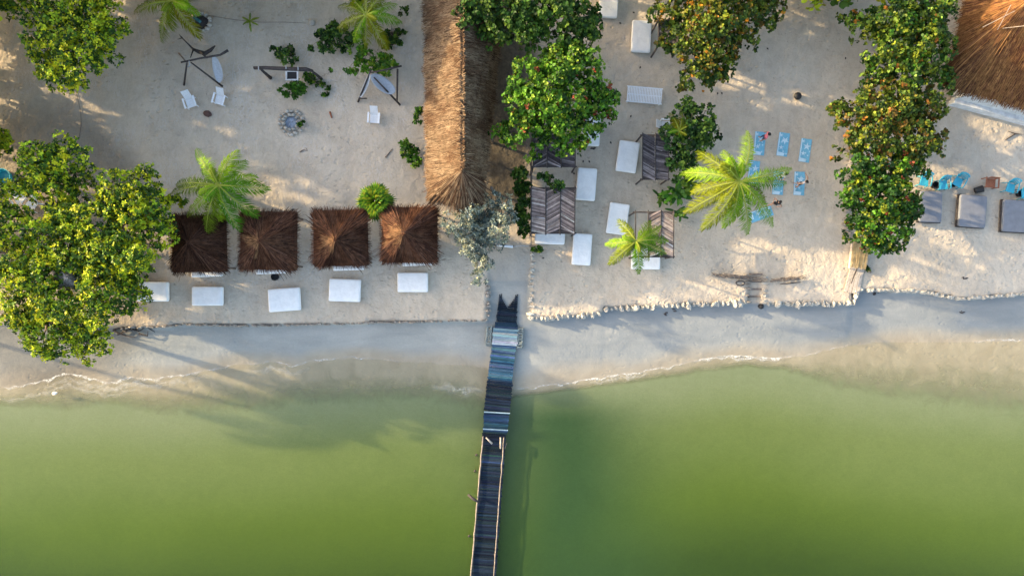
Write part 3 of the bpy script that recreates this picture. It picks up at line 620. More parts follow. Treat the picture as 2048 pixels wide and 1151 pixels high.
def strap_plant(name, label, px, py, n, L, pal, seed, z=.4, group=None):
    r_ = np.random.default_rng(seed); base = wpt(px, py); t = empty(name, base, 0, label, 'plant', group)
    Vs = []; Cs = []
    for k in range(n):
        a = r_.uniform(0, 6.28); el = r_.uniform(.1, 1.2); ll = L * r_.uniform(.6, 1.1)
        D = np.array([math.cos(a) * math.cos(el), math.sin(a) * math.cos(el), math.sin(el)]); T = norm(np.cross(D, [0, 0, 1.0])) * L * .11
        o = np.array([r_.uniform(-.25, .25), r_.uniform(-.25, .25), z]); m = o + D * ll * .5; m2 = o + D * ll * .85 - np.array([0, 0, ll * .12]); e = o + D * ll - np.array([0, 0, ll * .3])
        c = np.array(pal[r_.integers(0, len(pal))]) * r_.uniform(.8, 1.2)
        Vs += [np.stack([o + T * .3, m + T, m - T, o - T * .3]), np.stack([m + T, m2 + T * .8, m2 - T * .8, m - T]), np.stack([m2 + T * .8, e + T * .05, e - T * .05, m2 - T * .8])]; Cs += [c, c, c]
    np_mesh('leaves', np.array(Vs), 4, np.array(Cs), MT['leaf'], t)
    mb = MB(); mb.tube([(0, 0, -.05), (0, 0, z + .1)], [.06, .05], 6); mb.build('stem', MT['bark'], t); return t
strap_plant('banana_plant', 'broad-leaved green plant just below the grey frond-roofed shelter', 1345, 388, 34, 1.2, DG + GR, 72, 1.0)
strap_plant('banana_plant', 'broad-leaved plant next to the half-roofed shelter corner', 1352, 428, 20, .8, DG, 73, .6)
strap_plant('banana_plant', 'darkest broad-leaved plant at the left of that group', 1322, 398, 18, .8, DK, 74, .5)
strap_plant('banana_plant', 'dark broad-leaved plant below the biggest palm\'s left fronds', 1368, 372, 20, 1.0, DK, 75, .9)

# ------------------------------------------------------------------ thatch
def roof(parent, base, ev, rd, pal, seed, dens=90, slen=(.5, 1.0), wid=.035, fringe=.18, thick=.22, name='roof', under=(.10, .06, .04), darkmix=None, hipfan=0, lumps=.04, patch=False):
    """hip roof. ev: 4 eave corners in order, rd: 2 ridge ends (rd[0] nearest ev[0],ev[3]; rd[1] nearest ev[1],ev[2])"""
    r_ = np.random.default_rng(seed); ev = [np.array(e - base) for e in ev]; rd = [np.array(q - base) for q in rd]
    dn = np.array([0, 0, thick]); pal = np.array(pal)
    F = [[ev[0], ev[1], rd[1], rd[0]], [ev[1], ev[2], rd[1]], [ev[2], ev[3], rd[0], rd[1]], [ev[3], ev[0], rd[0]]]
    Vs = []; Cs = []
    def quad(a, b, c, d, col): Vs.append(np.stack([a, b, c, d])); Cs.append(col)
    uc = np.array(under)
    for f in F:
        g = f if len(f) == 4 else [f[0], f[1], f[2], f[2] + 1e-3]
        quad(*g, uc); quad(*[p - dn for p in g[::-1]], uc); quad(g[0] - dn, g[1] - dn, g[1], g[0], uc)
    # straw
    seg = rd[1] - rd[0]; sl2 = max((seg * seg).sum(), 1e-9)
    for f in F:
        tri = [(f[0], f[1], f[2])] + ([(f[0], f[2], f[3])] if len(f) == 4 else [])
        for a, b, c in tri:
            nrm = np.cross(b - a, c - a); A = np.linalg.norm(nrm) / 2
            if A < 1e-3: continue
            nrm = nrm / (2 * A); 
            if nrm[2] < 0: nrm = -nrm
            k = int(A * dens); u = r_.uniform(0, 1, (k, 2)); fl = u.sum(1) > 1; u[fl] = 1 - u[fl]
            P = a + (b - a) * u[:, :1] + (c - a) * u[:, 1:]
            tp = np.clip(((P - rd[0]) @ seg) / sl2, 0, 1); Q = rd[0] + seg * tp[:, None]
            D = P - Q; D = D - (D @ nrm)[:, None] * nrm; dist_ = np.linalg.norm(D, axis=1, keepdims=True); D = norm(D + r_.normal(size=(k, 3)) * .12 * np.maximum(dist_, .3)); D -= (D @ nrm)[:, None] * nrm; D = norm(D)
            L = r_.uniform(*slen, (k, 1)); Wv = norm(np.cross(D, nrm)) * wid * r_.uniform(.5, 1.5, (k, 1))
            low = lumps * (1 + np.sin(P[:, 0] * 2.3 + seed) * np.cos(P[:, 1] * 1.9)); lift = (.01 + r_.uniform(0, 1, k) * .05 + low)[:, None] * nrm
            p0 = P - D * L * .5 + lift; p1 = P + D * L * .5 + lift + nrm * r_.uniform(0, .07, (k, 1))
            tone = .5 + .28 * np.sin(P[:, 0] * 1.7 + 2 * np.sin(P[:, 1] * 1.1) + seed) + .22 * np.sin(P[:, 1] * 3.7 + P[:, 0] * 2.9 + 1.5 * np.sin(P[:, 0] * 4.1))
            ci = np.clip((tone * .6 + r_.uniform(0, .6, k)) * len(pal) * .85, 0, len(pal) - 1).astype(int)
            cc = pal[ci] * r_.uniform(.65, 1.3, (k, 1))
            V = np.stack([p0 + Wv * .6, p1 + Wv * .35, p1 - Wv * .35, p0 - Wv * .6], 1); Vs += list(V); Cs += list(cc)
        # fringe beyond the eave
        a, b = f[0], f[1]; ln = np.linalg.norm(b - a); k = int(ln * dens * .35)
        t = r_.uniform(0, 1, (k, 1)); P = a + (b - a) * t; tp = np.clip(((P - rd[0]) @ seg) / sl2, 0, 1); D = norm(P - (rd[0] + seg * tp[:, None]) + r_.normal(size=(k, 3)) * .18)
        wave = .55 + .45 * np.sin(t * ln * 3.1 + seed) * np.sin(t * ln * 1.3)
        L = fringe * r_.uniform(.3, 1.5, (k, 1)) * (wave + .3); Wv = norm(np.cross(D, [0, 0, 1.0])) * wid * .8
        p0 = P - D * .35 + np.array([0, 0, .06]); p1 = P + D * L - np.array([0, 0, .05]) * r_.uniform(0, 2, (k, 1))
        V = np.stack([p0 + Wv, p1 + Wv * .3, p1 - Wv * .3, p0 - Wv], 1); Vs += list(V); Cs += list(pal[r_.integers(0, len(pal), k)] * r_.uniform(.6, 1.2, (k, 1)))
    if patch:      # sunlit straw left of the peak, painted as paler strands
        k = 300; a = r_.uniform(2.0, 4.4, k); rr_ = r_.uniform(.1, 1.3, k) * (.55 + .3 * np.cos(a - 3.3) + .25 * np.sin(a * 5 + seed)); D = np.stack([np.cos(a), np.sin(a), np.full(k, -.62)], 1)
        for i in range(k):
            w_ = norm(np.cross(D[i], [0, 0, 1.0])) * wid * 1.3; p0 = rd[0] + D[i] * rr_[i] + np.array([0, 0, .12]); p1 = p0 + D[i] * r_.uniform(.2, .45) + np.array([0, 0, .04])
            quad(p0 + w_, p1 + w_ * .4, p1 - w_ * .4, p0 - w_, np.array((.16, .085, .042)) * r_.uniform(.4, 1.5))
    # bundles along hips
    for i, e in enumerate(ev):
        q = rd[0] if i in (0, 3) else rd[1]
        for _ in range(hipfan):
            t0 = r_.uniform(0, .7); t1 = t0 + r_.uniform(.25, .4); ang = r_.normal() * .11
            d = e - q; sd = norm(np.cross(d, [0, 0, 1.0])) * np.linalg.norm(d)
            p0 = q + d * t0 + sd * ang * t0 + np.array([0, 0, .08]); t1 = min(t1, 1.0 + r_.uniform(.0, .12)); p1 = q + d * t1 + sd * ang * t1 + np.array([0, 0, .12 - .03 * t1])
            Wv = norm(sd) * wid * r_.uniform(.6, 1.4)
            quad(p0 + Wv, p1 + Wv * .5, p1 - Wv * .5, p0 - Wv, pal[r_.integers(0, len(pal))] * r_.uniform(.7, 1.5))
    return np_mesh(name, np.array(Vs), 4, np.array(Cs), MT['straw'], parent)

BR = [(.03, .013, .009), (.05, .02, .012), (.085, .034, .018), (.14, .062, .032), (.11, .055, .035), (.022, .011, .008)]
TAN = [(.07, .036, .020), (.11, .060, .032), (.15, .092, .054), (.20, .132, .078), (.26, .18, .11), (.045, .024, .015)]
def post(mb, p, h, r=.07): mb.tube([(p[0], p[1], -.3), (p[0], p[1], h)], r, 7, jit=.08)
def hut(label, x0, x1, y0, y1, apex, seed, dark, skew):
    x0 += 3; x1 -= 3; y0 += 2; y1 -= 2; pal = [tuple(q * dark * .85 for q in c) for c in BR]
    cpx = (x0 + x1) / 2; cpy = (y0 + y1) / 2; he = 2.1
    base = wpt(cpx + (1024 - cpx) * .045, cpy + (575 - cpy) * .045); base.z = 0
    t = empty('thatched_hut', base, 0, label, 'hut', 'thatched huts in a row')
    ev = [W(x0 + skew, y1, he), W(x1 + 1, y1 - skew, he), W(x1 - skew, y0, he), W(x0, y0 + skew, he)]; ap = W(*apex, 3.5)
    roof(t, base, ev, [ap, ap + Vector((.01, 0, 0))], pal, seed, dens=330, slen=(.35, .8), wid=.016, fringe=.05, hipfan=300, thick=.25, lumps=.03, patch=(seed in (82, 83, 84)))
    for e in ev:
        q = (e - base) * .86; mb = MB(); post(mb, q, 2.1); mb.build('post', MT['wood_mid'], t, smooth=True)
    for a, b in ((0, 1), (1, 2), (2, 3), (3, 0)):
        mb = MB(); qa = (ev[a] - base) * .86; qb = (ev[b] - base) * .86; qa.z = qb.z = 1.88 + .04 * (a % 2); mb.tube([qa, qb], .05, 6, jit=.1); mb.build('beam', MT['wood_mid'], t)
    return t
huts = [hut('first thatched hut from the left, darkest brown, partly under the palm', 341, 454, 428, 546, (377, 484), 81, .75, 1),
        hut('second thatched hut from the left, with a pale orange patch at its peak', 479, 594, 422, 540, (519, 481), 82, 1.15, -2),
        hut('third thatched hut from the left, beside the fan palm', 623, 738, 417, 534, (671, 480), 83, .95, 2),
        hut('fourth thatched hut, nearest the silvery tree', 762, 876, 413, 526, (807, 466), 84, 1.1, -1)]

def slab(mb, w, d, h, z, seed, r=.10, mi=0):
    """soft rounded mattress"""
    rnd = random.Random(seed); n = 20; rings = []
    prof = [(0, .03), (.35, .0), (.8, .0), (1, .05), (1.04, .16)]
    def outline(ins):
        pts = []
        for cx, cy, a0 in ((w / 2, d / 2, 0), (-w / 2, d / 2, 90), (-w / 2, -d / 2, 180), (w / 2, -d / 2, 270)):
            rr = r
            for k in range(5):
                a = R(a0 + k * 22.5); sx = (cx - math.copysign(rr, cx)); sy = (cy - math.copysign(rr, cy))
                pts.append((sx + rr * math.cos(a), sy + rr * math.sin(a)))
        return [(x * (1 - ins / w * 2), y * (1 - ins / d * 2)) for x, y in pts]
    vs = []
    for t, ins in prof: vs += [(x + .008 * math.sin(y * 7 + seed), y + .008 * math.sin(x * 6 + seed), z + h * t) for x, y in outline(ins)]
    m = 20; fs = [tuple(range(m - 1, -1, -1))]
    for i in range(len(prof) - 1): fs += [(i * m + j, i * m + (j + 1) % m, (i + 1) * m + (j + 1) % m, (i + 1) * m + j) for j in range(m)]
    fs.append(tuple((len(prof) - 1) * m + j for j in range(m))); mb.add(vs, fs, mi)
def daybed(label, px, py, w, d, rz, seed, group='white daybeds', h=.32, seam=False):
    hb = .42; k = (H - hb) / H
    p = W(px, py, hb); p.z = 0; t = empty('daybed', p, R(rz), label, 'daybed', group)
    w, d = w / S * k, d / S * k
    mb = MB(); slab(mb, w, d, h, .10, seed)
    mb.build('mattress', MT['fabric'], t, smooth=False)
    mb = MB(); mb.box((0, 0, .03), (w - .12, d - .12, .14)); mb.build('base', MT['wood_mid'], t)
    if seam:
        mb = MB(); mb.box((w * seam, 0, .425), (.012, d - .2, .008)); mb.build('seam', MT['fabric'], t)
    return t
daybed('white daybed half hidden by the big leafy clump', 304, 583, 63, 39, 0, 1)
daybed('white daybed in the beach row below the first hut', 414, 592, 62, 38, 0, 2, seam=-.22)
daybed('largest white daybed, tilted, below the second hut', 568, 599, 64, 46, 4, 3)
daybed('white daybed in the beach row below the third hut', 689, 580, 63, 45, -2, 4)
daybed('white daybed nearest the roofs, below the fourth hut', 825, 564, 61, 39, 0, 5)
for i, (x, y, w, lab) in enumerate([(412, 536, 62, 'white daybed under the first hut, only its front edge showing'), (540, 530, 60, 'white daybed under the second hut, only its front edge showing'),
                                    (696, 523, 62, 'white daybed under the third hut, only its front edge showing'), (834, 514, 62, 'white daybed under the fourth hut, only its front edge showing')]):
    daybed(lab, x, y, w, 34, 2, 10 + i, 'daybeds under the huts')
GRP = 'white daybeds of the right yard'
daybed('white daybed cut by the top edge of the picture', 1217, 8, 38, 52, -3, 21, GRP)
daybed('white daybed near the top, left of the orange-tipped tree', 1283, 72, 39, 63, -3, 22, GRP)
daybed('white daybed tucked under the right side of the bright green round tree', 1182, 262, 37, 58, -3, 23, GRP)
daybed('tilted white daybed left of the grey frond-roofed shelter', 1256, 313, 41, 62, -8, 24, GRP)
daybed('white daybed right of the three-bay frond-roofed shelter', 1173, 368, 39, 65, -4, 25, GRP)
daybed('white daybed touched by the small palm\'s left fronds', 1236, 437, 40, 62, -8, 26, GRP)
daybed('southernmost white daybed standing alone on the sand', 1164, 498, 38, 63, -4, 27, GRP)
daybed('white daybed poking out of the three-bay frond-roofed shelter', 1100, 468, 60, 40, -2, 28, GRP)
daybed('white daybed poking out below the small palm', 1292, 517, 58, 42, -1, 29, GRP)
for lab, x, y, w, d, rz, sd in [('slate grey daybed nearest the dividing trees', 1862, 413, 45, 62, -2, 31), ('middle slate grey daybed, on a dark wooden frame with a worn left edge', 1946, 422, 54, 64, -4, 32), ('slate grey daybed cut by the right edge of the picture', 2036, 432, 60, 64, -3, 33)]:
    p = W(x, y, .45); p.z = 0; t = empty('grey_daybed', p, R(rz), lab, 'daybed', 'grey daybeds of the far right yard')
    w, d = w / S * .99, d / S * .99; mb = MB(); slab(mb, w, d, .2, .26, sd, .14); mb.box((0, .12, .463), (w - .25, .012, .006)); mb.build('mattress', MT['grey_fabric'], t)
    mb = MB()
    for sx in (-1, 1): mb.box((sx * (w / 2 - .0), 0, .19), (.08, d + .06, .13)); 
    for sy in (-1, 1): mb.box((0, sy * (d / 2 + .0), .187), (w - .1, .08, .12))
    for sx in (-1, 1):
        for sy in (-1, 1): mb.box((sx * (w / 2 - .1), sy * (d / 2 - .1), .06), (.09, .09, .16))
    mb.build('frame', MT['wood_dark'], t)

# ------------------------------------------------------------------ long thatched building
LB = W(930, 200); t = empty('thatched_longhouse', LB, 0, 'long tan thatched building running down from the top edge', 'building')
ev = [W(848, -60, 2.3), W(852, 392, 2.3), W(985, 400, 2.3), W(1012, -60, 2.3)]
ev = [W(860, 400, 2.4), W(853, -60, 2.4), W(1008, -60, 2.4), W(962, 406, 2.4)]
rd = [W(925, 342, 4.9), W(925, -10, 4.9)]
# order: ev0->ev1 must be a long side next to rd0->rd1
roof(t, LB, [ev[0], ev[1], ev[2], ev[3]], [rd[0], rd[1]], TAN, 91, dens=330, slen=(.4, 1.0), wid=.022, fringe=.46, hipfan=120, thick=.3, lumps=.06)
mb = MB(); rr = random.Random(5)
# ridge cap bundle and the bound tuft fanning out over the south end
Vs = []; Cs = []
for k in range(900):
    a = rr.gauss(-1.55, .45); L = rr.uniform(1.0, 3.0) * (1.0 - .12 * abs(a + 1.55)); o = rd[0] - LB + Vector((0, 0, .16)); 
    d = Vector((math.cos(a), math.sin(a), -.75)).normalized(); s = Vector((-d.y, d.x, 0)).normalized() * .028
    p0 = o + d * rr.uniform(0, .5) + Vector((0, 0, .05)); p1 = p0 + d * L + Vector((0, 0, rr.uniform(.05, .22)))
    Vs.append(np.array([p0 + s, p1 + s * .4, p1 - s * .4, p0 - s])); Cs.append(np.array(rr.choice(TAN)) * rr.uniform(.6, 1.1))
for k in range(900):
    y = rr.uniform(rd[0].y, rd[1].y) - LB.y; sg = rr.choice((-1, 1)); o = Vector((rd[0].x - LB.x + rr.uniform(-.12, .12), y, 2.55 + 2.4)) ; o.z = 4.9 + .12
    d = Vector((sg * rr.uniform(.2, 1), rr.uniform(-.5, .5), -.55)).normalized(); s = Vector((-d.y, d.x, 0)).normalized() * .025; p1 = o + d * rr.uniform(.4, .9)
    Vs.append(np.array([o + s, p1 + s * .4, p1 - s * .4, o - s])); Cs.append(np.array(rr.choice(TAN[:3] + [TAN[4]])) * rr.uniform(.6, 1.1))
np_mesh('ridge_cap', np.array(Vs), 4, np.array(Cs), MT['straw'], t)
for i in range(5):
    for x in (866, 985):
        q = W(x, 385 - i * 100, 0) - LB; mb = MB(); post(mb, q, 2.35, .1); mb.build('post', MT['wood_mid'], t, smooth=True)
# ------------------------------------------------------------------ big thatched house top right
ROT = R(-15); HB = W(2000, 150); t = empty('thatched_house', HB, 0, 'large house in the top right corner, orange-brown thatch, whitewashed wall and pale grey ridge', 'building')
U = Vector((math.cos(ROT), math.sin(ROT), 0)); Vv = Vector((-U.y, U.x, 0))
e0 = W(1893, 168, 2.5); 
ev = [e0, e0 + U * 11, e0 + U * 11 + Vv * 10.0, e0 + Vv * 10.0]
r0 = e0 + U * 2.0 + Vv * 5.2; r0.z = 5.9; r1 = e0 + U * 10 + Vv * 5.2; r1.z = 5.9
OT = [(.13, .052, .022), (.20, .09, .033), (.27, .13, .045), (.09, .036, .02), (.17, .078, .033)]
roof(t, HB, ev, [r0, r1], OT, 92, dens=260, slen=(.5, 1.3), wid=.026, fringe=.3, hipfan=80, thick=.35, lumps=.05)
Vs = []; Cs = []
for k in range(2600):
    q = r0.lerp(r1, rr.uniform(-.04, 1)) - HB; sg = rr.choice((-1, 1, 1)); o = q + Vector((0, 0, .2)) + U * rr.uniform(-.1, .1)
    sl = math.atan2(3.4, 5.2); d = (Vv * sg + U * rr.uniform(-.45, .45) + Vector((0, 0, -.62))).normalized(); s = U * .03
    p0 = o + d * rr.uniform(0, .5 if sg < 0 else 3.2); p1 = p0 + d * rr.uniform(.3, .8 if sg < 0 else 1.3) + Vector((0, 0, .05)); g = rr.uniform(.3, .62)
    Vs.append(np.array([p0 + s, p1 + s * .4, p1 - s * .4, p0 - s])); Cs.append(np.array((g * 1.0, g * .95, g * .88)))
np_mesh('ridge_cap', np.array(Vs), 4, np.array(Cs), MT['straw'], t)
mb = MB(); M3 = Matrix.Rotation(ROT, 4, 'Z'); ctr = e0 + U * 5.6 + Vv * 5.0 - HB
w0 = ctr - Vv * 4.85; mb.box((w0.x, w0.y, 1.25), (7.4, .25, 2.5), M=M3); w1 = ctr - U * 3.6; mb.box((w1.x, w1.y, 1.245), (.25, 9.2, 2.49), M=M3)
mb.box((ctr.x + Vv.x * 4.85, ctr.y + Vv.y * 4.85, 1.25), (10.4, .25, 2.5), M=M3)
mb.build('wall', MT['wall'], t)
mb = MB(); w0 = ctr - Vv * 5.12; mb.box((w0.x, w0.y, .35), (7.6, .3, .7), M=M3); mb.build('plinth', MT['wall'], t)
for a, b in (((1965, 55), (2030, 22)), ((1995, 60), (2022, 10)), ((2005, 57), (2048, 52))):
    mb = MB(); def_h = 4.9; pa = W(*a, def_h - .2) - HB; pb = W(*b, 5.75) - HB; mb.tube([pa, pb], .022, 5); mb.build('roof_pole', MT['wood_rail'], t)
# bleached thatched parasol in the big clump
pb = wpt(150, 553); t = empty('thatch_parasol', pb, 0, 'bleached grey thatched parasol top showing through a gap in the big leafy clump', 'parasol')
ap = W(134, 554, 5.5); ev = [W(114, 574, 4.7), W(158, 574, 4.7), W(158, 534, 4.7), W(114, 534, 4.7)]
roof(t, pb, ev, [ap, ap + Vector((.01, 0, 0))], [(.30, .26, .23), (.4, .36, .33), (.22, .19, .17)], 93, dens=260, slen=(.4, .8), wid=.02, fringe=.25, hipfan=60, thick=.12)
mb = MB(); mb.tube([(0, 0, -.3), ap - pb - Vector((0, 0, .2))], .09, 7); mb.build('pole', MT['wood_mid'], t)

# ------------------------------------------------------------------ frond-roofed shelters
FR = [(.17, .135, .125), (.24, .19, .17), (.12, .095, .09), (.30, .25, .22)]
FD = [(.07, .06, .062), (.11, .095, .095), (.05, .042, .045), (.16, .14, .14)]
def shelter(label, x0, x1, y0, y1, h, bays, pal, seed, skip=()):
    c = W((x0 + x1) / 2, (y0 + y1) / 2, h); base = Vector((c.x, c.y, 0)); t = empty('frond_shelter', base, 0, label, 'shelter', 'frond-roofed shelters')
    A = W(x0, y0, h) - base; B = W(x1, y1, h) - base; r_ = np.random.default_rng(seed); w = (B.x - A.x) / bays
    for b in range(bays):
        if b in skip: continue
        xa = A.x + b * w + .03; xb = A.x + (b + 1) * w - .03; L = A.y - B.y; n = int(L / .075); Vs = []; Cs = []; sl = (-.55, -.2, .55)[(b + seed) % 3]
        for k in range(n):
            y = B.y + L * (k + .5) / n + r_.uniform(-.03, .03); z = h + .05 + r_.uniform(0, .05) + .03 * (k % 2)
            ya = min(max(y - sl * w * .5, B.y - .05), A.y + .05); yb = min(max(y + sl * w * .5, B.y - .05), A.y + .05); wd = r_.uniform(.035, .06)
            c_ = np.array(pal[r_.integers(0, len(pal))]) * r_.uniform(.7, 1.3)
            Vs.append(np.array([(xa, ya - wd, z), (xb + r_.uniform(-.03, .05), yb - wd, z + .02), (xb, yb + wd, z + .02), (xa, ya + wd, z)])); Cs.append(c_)
            if k % 4 == 0:
                g = r_.uniform(1.5, 2.4); Vs.append(np.array([(xa, ya + .02, z + .05), (xb, yb + .02 + r_.uniform(-.1, .1), z + .06), (xb, yb + .04, z + .06), (xa, ya + .04, z + .05)])); Cs.append(np.clip(c_ * g, 0, .5))
        top = np_mesh('roof_panel', np.array(Vs), 4, np.array(Cs), MT['frond'], t)
        mb = MB(); mb.box(((xa + xb) / 2, (A.y + B.y) / 2, h + .02), (xb - xa, L - .04, .03)); o = mb.build('mat', MT['wood_dark'], top)
    for x in [A.x + i * w for i in range(bays + 1)]:
        mb = MB(); mb.tube([(x, B.y - .12, h + .13), (x + .02, A.y + .12, h + .13)], .035, 6, jit=.15); mb.build('rafter', MT['wood_dark'], t)
    for y in (A.y, B.y):
        mb = MB(); mb.tube([(A.x - .12, y, h - .05), (B.x + .12, y, h - .05)], .05, 6, jit=.12); mb.build('beam', MT['wood_dark'], t)
        for x in (A.x, B.x): mb = MB(); mb.tube([(x, y, -.2), (x, y, h - .02)], .06, 6, jit=.1); mb.build('post', MT['wood_dark'], t)
    return t
shelter('brown three-bay frond-roofed shelter against the pole fence', 1062, 1149, 376, 466, 2.2, 3, FR, 1)
shelter('blackish frond-roofed shelter half under the bright green round tree', 1066, 1150, 270, 333, 2.2, 3, FD, 2)
shelter('dark grey two-bay frond-roofed shelter beside the bush', 1284, 1336, 270, 358, 2.2, 2, FD, 3)
shelter('half-roofed frond shelter beside the small palm, left bay open', 1270, 1346, 424, 513, 2.2, 3, FR, 4, skip=(0,))
shelter('nearly hidden dark frond-roofed shelter under the orange-tipped tree', 1316, 1360, 42, 92, 2.2, 2, FD, 5)

# ------------------------------------------------------------------ chairs, tubs, tables
def lounge_chair():
    t = empty('lounge_chair', (0, 0, 0), 0, 'x', 'chair', 'white slatted lounge chairs')
    def slats(n, w, L, M, name):
        mb = MB()
        for i in range(n):
            x = -w / 2 + (i + .5) * w / n; mb.box(M @ Vector((x, 0, 0)), (w / n * .78, L, .03), M=M.to_3x3().to_4x4())
        for y in (-L * .4, L * .4): mb.box(M @ Vector((0, y, -.03)), (w, .05, .03), M=M.to_3x3().to_4x4())
        mb.build(name, MT['white_paint'], t)
    slats(7, .62, .62, Matrix.Translation((0, -.15, .36)) @ Matrix.Rotation(R(6), 4, 'X'), 'seat')
    slats(7, .58, .75, Matrix.Translation((0, .42, .62)) @ Matrix.Rotation(R(48), 4, 'X'), 'backrest')
    for s in (-1, 1):
        mb = MB(); mb.box((s * .40, -.12, .58), (.12, .78, .03)); mb.build('armrest', MT['white_paint'], t)
        for y in (-.42, .25): mb = MB(); mb.box((s * .36, y, .28), (.05, .07, .57)); mb.build('leg', MT['white_paint'], t)
    return t
lc = lounge_chair()
for i, (x, y, rz, lab) in enumerate([(379, 202, 18, 'left one of the two white slatted lounge chairs below the left hammock frame'), (439, 196, -16, 'right one of the two white slatted lounge chairs below the left hammock frame'),
                                     (748, 233, -4, 'white slatted lounge chair alone below the right-hand hammock frame'), (1328, 250, 86, 'white slatted chair beside the young palm with the yellow head')]):
    o = lc if i == 0 else copy_tree(lc); p = W(x, y, .4); p.z = .0; o.location = p; o.rotation_euler = (0, 0, R(rz)); o['label'] = lab
    o.scale = (.92, .92, .92)
def sun_lounger(px, py, rz, label):
    p = W(px, py, .4); p.z = 0; t = empty('sun_lounger', p, R(rz), label, 'lounger')
    mb = MB(); n = 22
    for i in range(n): mb.box((-1.2 + (i + .5) * 2.4 / n, 0, .42), (.075, 1.08, .03))
    mb.build('slats', MT['white_paint'], t)
    mb = MB()
    for s in (-1, 1): mb.box((0, s * .52, .365), (2.46, .06, .07))
    mb.box((0, 0, .36), (2.3, .06, .06)); mb.build('frame', MT['white_paint'], t)
    for x in (-1.1, 1.1):
        for s in (-1, 1): mb = MB(); mb.box((x, s * .48, .16), (.07, .07, .33)); mb.build('leg', MT['white_paint'], t)
sun_lounger(1289, 190, -5, 'white slatted sun lounger below the orange-tipped tree')
def plastic_chair():
    t = empty('plastic_chair', (0, 0, 0), 0, 'x', 'chair', 'turquoise plastic chairs')
    mb = MB(); k = 10; vs = []; 
    for iy, y in enumerate((-.26, 0, .24)):
        for ix in range(5): vs.append(((ix / 4 - .5) * (.52 - .05 * iy), y, .43 - .02 * math.sin(math.pi * ix / 4)))
    mb.add(vs, [(a * 5 + b, a * 5 + b + 1, a * 5 + b + 6, a * 5 + b + 5) for a in range(2) for b in range(4)]); mb.add([(x, y, z - .03) for x, y, z in vs], [(a * 5 + b + 5, a * 5 + b + 6, a * 5 + b + 1, a * 5 + b) for a in range(2) for b in range(4)]); mb.build('seat', MT['turq'], t, smooth=True)
    mb = MB()
    for i in range(7):       # curved back of upright slats
        a = (i / 6 - .5) * 1.9; x0, y0 = .27 * math.sin(a), .12 + .16 * math.cos(a); x1, y1 = .31 * math.sin(a), .26 + .20 * math.cos(a)
        mb.tube([(x0, y0, .43), (x1, y1, .82 + .06 * math.cos(a))], .032, 5)
    mb.tube([(.31 * math.sin((i / 8 - .5) * 1.9), .26 + .20 * math.cos((i / 8 - .5) * 1.9), .83 + .06 * math.cos((i / 8 - .5) * 1.9)) for i in range(9)], .035, 6); mb.build('backrest', MT['turq'], t, smooth=True)
    for s in (-1, 1):
        mb = MB(); mb.tube([(s * .27, -.27, .44), (s * .30, -.25, .64), (s * .31, 0, .66), (s * .29, .3, .68)], [.025, .03, .035, .03], 6); mb.build('armrest', MT['turq'], t, smooth=True)
        for y in (-.25, .26): mb = MB(); mb.tube([(s * .24, y * .9, .42), (s * .28, y * 1.1, 0)], [.03, .022], 6); mb.build('leg', MT['turq'], t, smooth=True)
    return t
pc = plastic_chair()
for i, (x, y, rz, lab) in enumerate([(1849, 362, -10, 'turquoise plastic chair half under the dividing trees'), (1887, 369, 5, 'turquoise plastic chair in the middle of the left trio, by the black bucket'),
                                     (1917, 363, -28, 'turquoise plastic chair at the right of the trio, turned outward'), (2022, 375, -14, 'turquoise plastic chair between the middle and right grey daybeds'), (2052, 386, 10, 'turquoise plastic chair cut by the right edge of the picture')]):
    o = pc if i == 0 else copy_tree(pc); p = W(x, y, .5); p.z = 0; o.location = p; o.rotation_euler = (0, 0, R(rz)); o['label'] = lab; o.scale = (1.2, 1.2, 1.1)
def bucket(px, py, r, h, label, cat='bucket', name='bucket', m='black', tilt=0, group='black buckets'):
    p = W(px, py, 0); t = empty(name, p, 0, label, cat, group); mb = MB(); n = 14
    prof = [(r * .8, 0), (r, h), (r * .93, h), (r * .75, .06)]
    vs = [(q[0] * math.cos(6.2832 * j / n), q[0] * math.sin(6.2832 * j / n), q[1]) for q in prof for j in range(n)]
    fs = [(i * n + j, i * n + (j + 1) % n, (i + 1) * n + (j + 1) % n, (i + 1) * n + j) for i in range(3) for j in range(n)] + [tuple(range(n - 1, -1, -1)), tuple(3 * n + j for j in range(n))]
    mb.add(vs, fs); o = mb.build('pot', MT[m], t, smooth=False)
    mb = MB(); mb.tube([(r * .95 * math.cos(a), r * .95 * math.sin(a) * .3 - r, h * (.6 + .3 * math.sin(a))) for a in [k * .4 for k in range(9)]], .01, 4); mb.build('handle', MT['rope'], t)
    if tilt: t.rotation_euler = (0, R(tilt), R(15)); t.location.z = r * .75
    return t
bucket(1866, 371, .24, .35, 'black bucket between the first two turquoise chairs')
bucket(1946, 382, .24, .5, 'black bucket tipped over above the middle grey daybed', tilt=70)
bucket(2036, 388, .24, .35, 'black bucket beside the turquoise chair at the right edge')
bucket(1902, 372, .12, .3, 'small dark pot between the second and third turquoise chairs')
bucket(552, 553, .28, .25, 'round black bucket on the sand below the second hut')
# red-brown wooden chair
p = wpt(1973, 368); t = empty('wooden_chair', p, R(-4), 'small red-brown wooden chair above the middle grey daybed', 'chair')
mb = MB(); mb.box((0, 0, .42), (.62, .62, .04)); mb.build('seat', MT['wood_red'], t)
mb = MB()
for i in range(4): mb.box((0, .33, .55 + i * .12), (.66, .03, .08))
mb.build('backrest', MT['wood_red'], t)
for s in (-1, 1):
    mb = MB(); mb.box((s * .42, .02, .62), (.09, .72, .03)); mb.build('armrest', MT['wood_red'], t)
    for y in (-.3, .33): mb = MB(); mb.box((s * .38, y, .3), (.05, .05, .62)); mb.build('leg', MT['wood_red'], t)
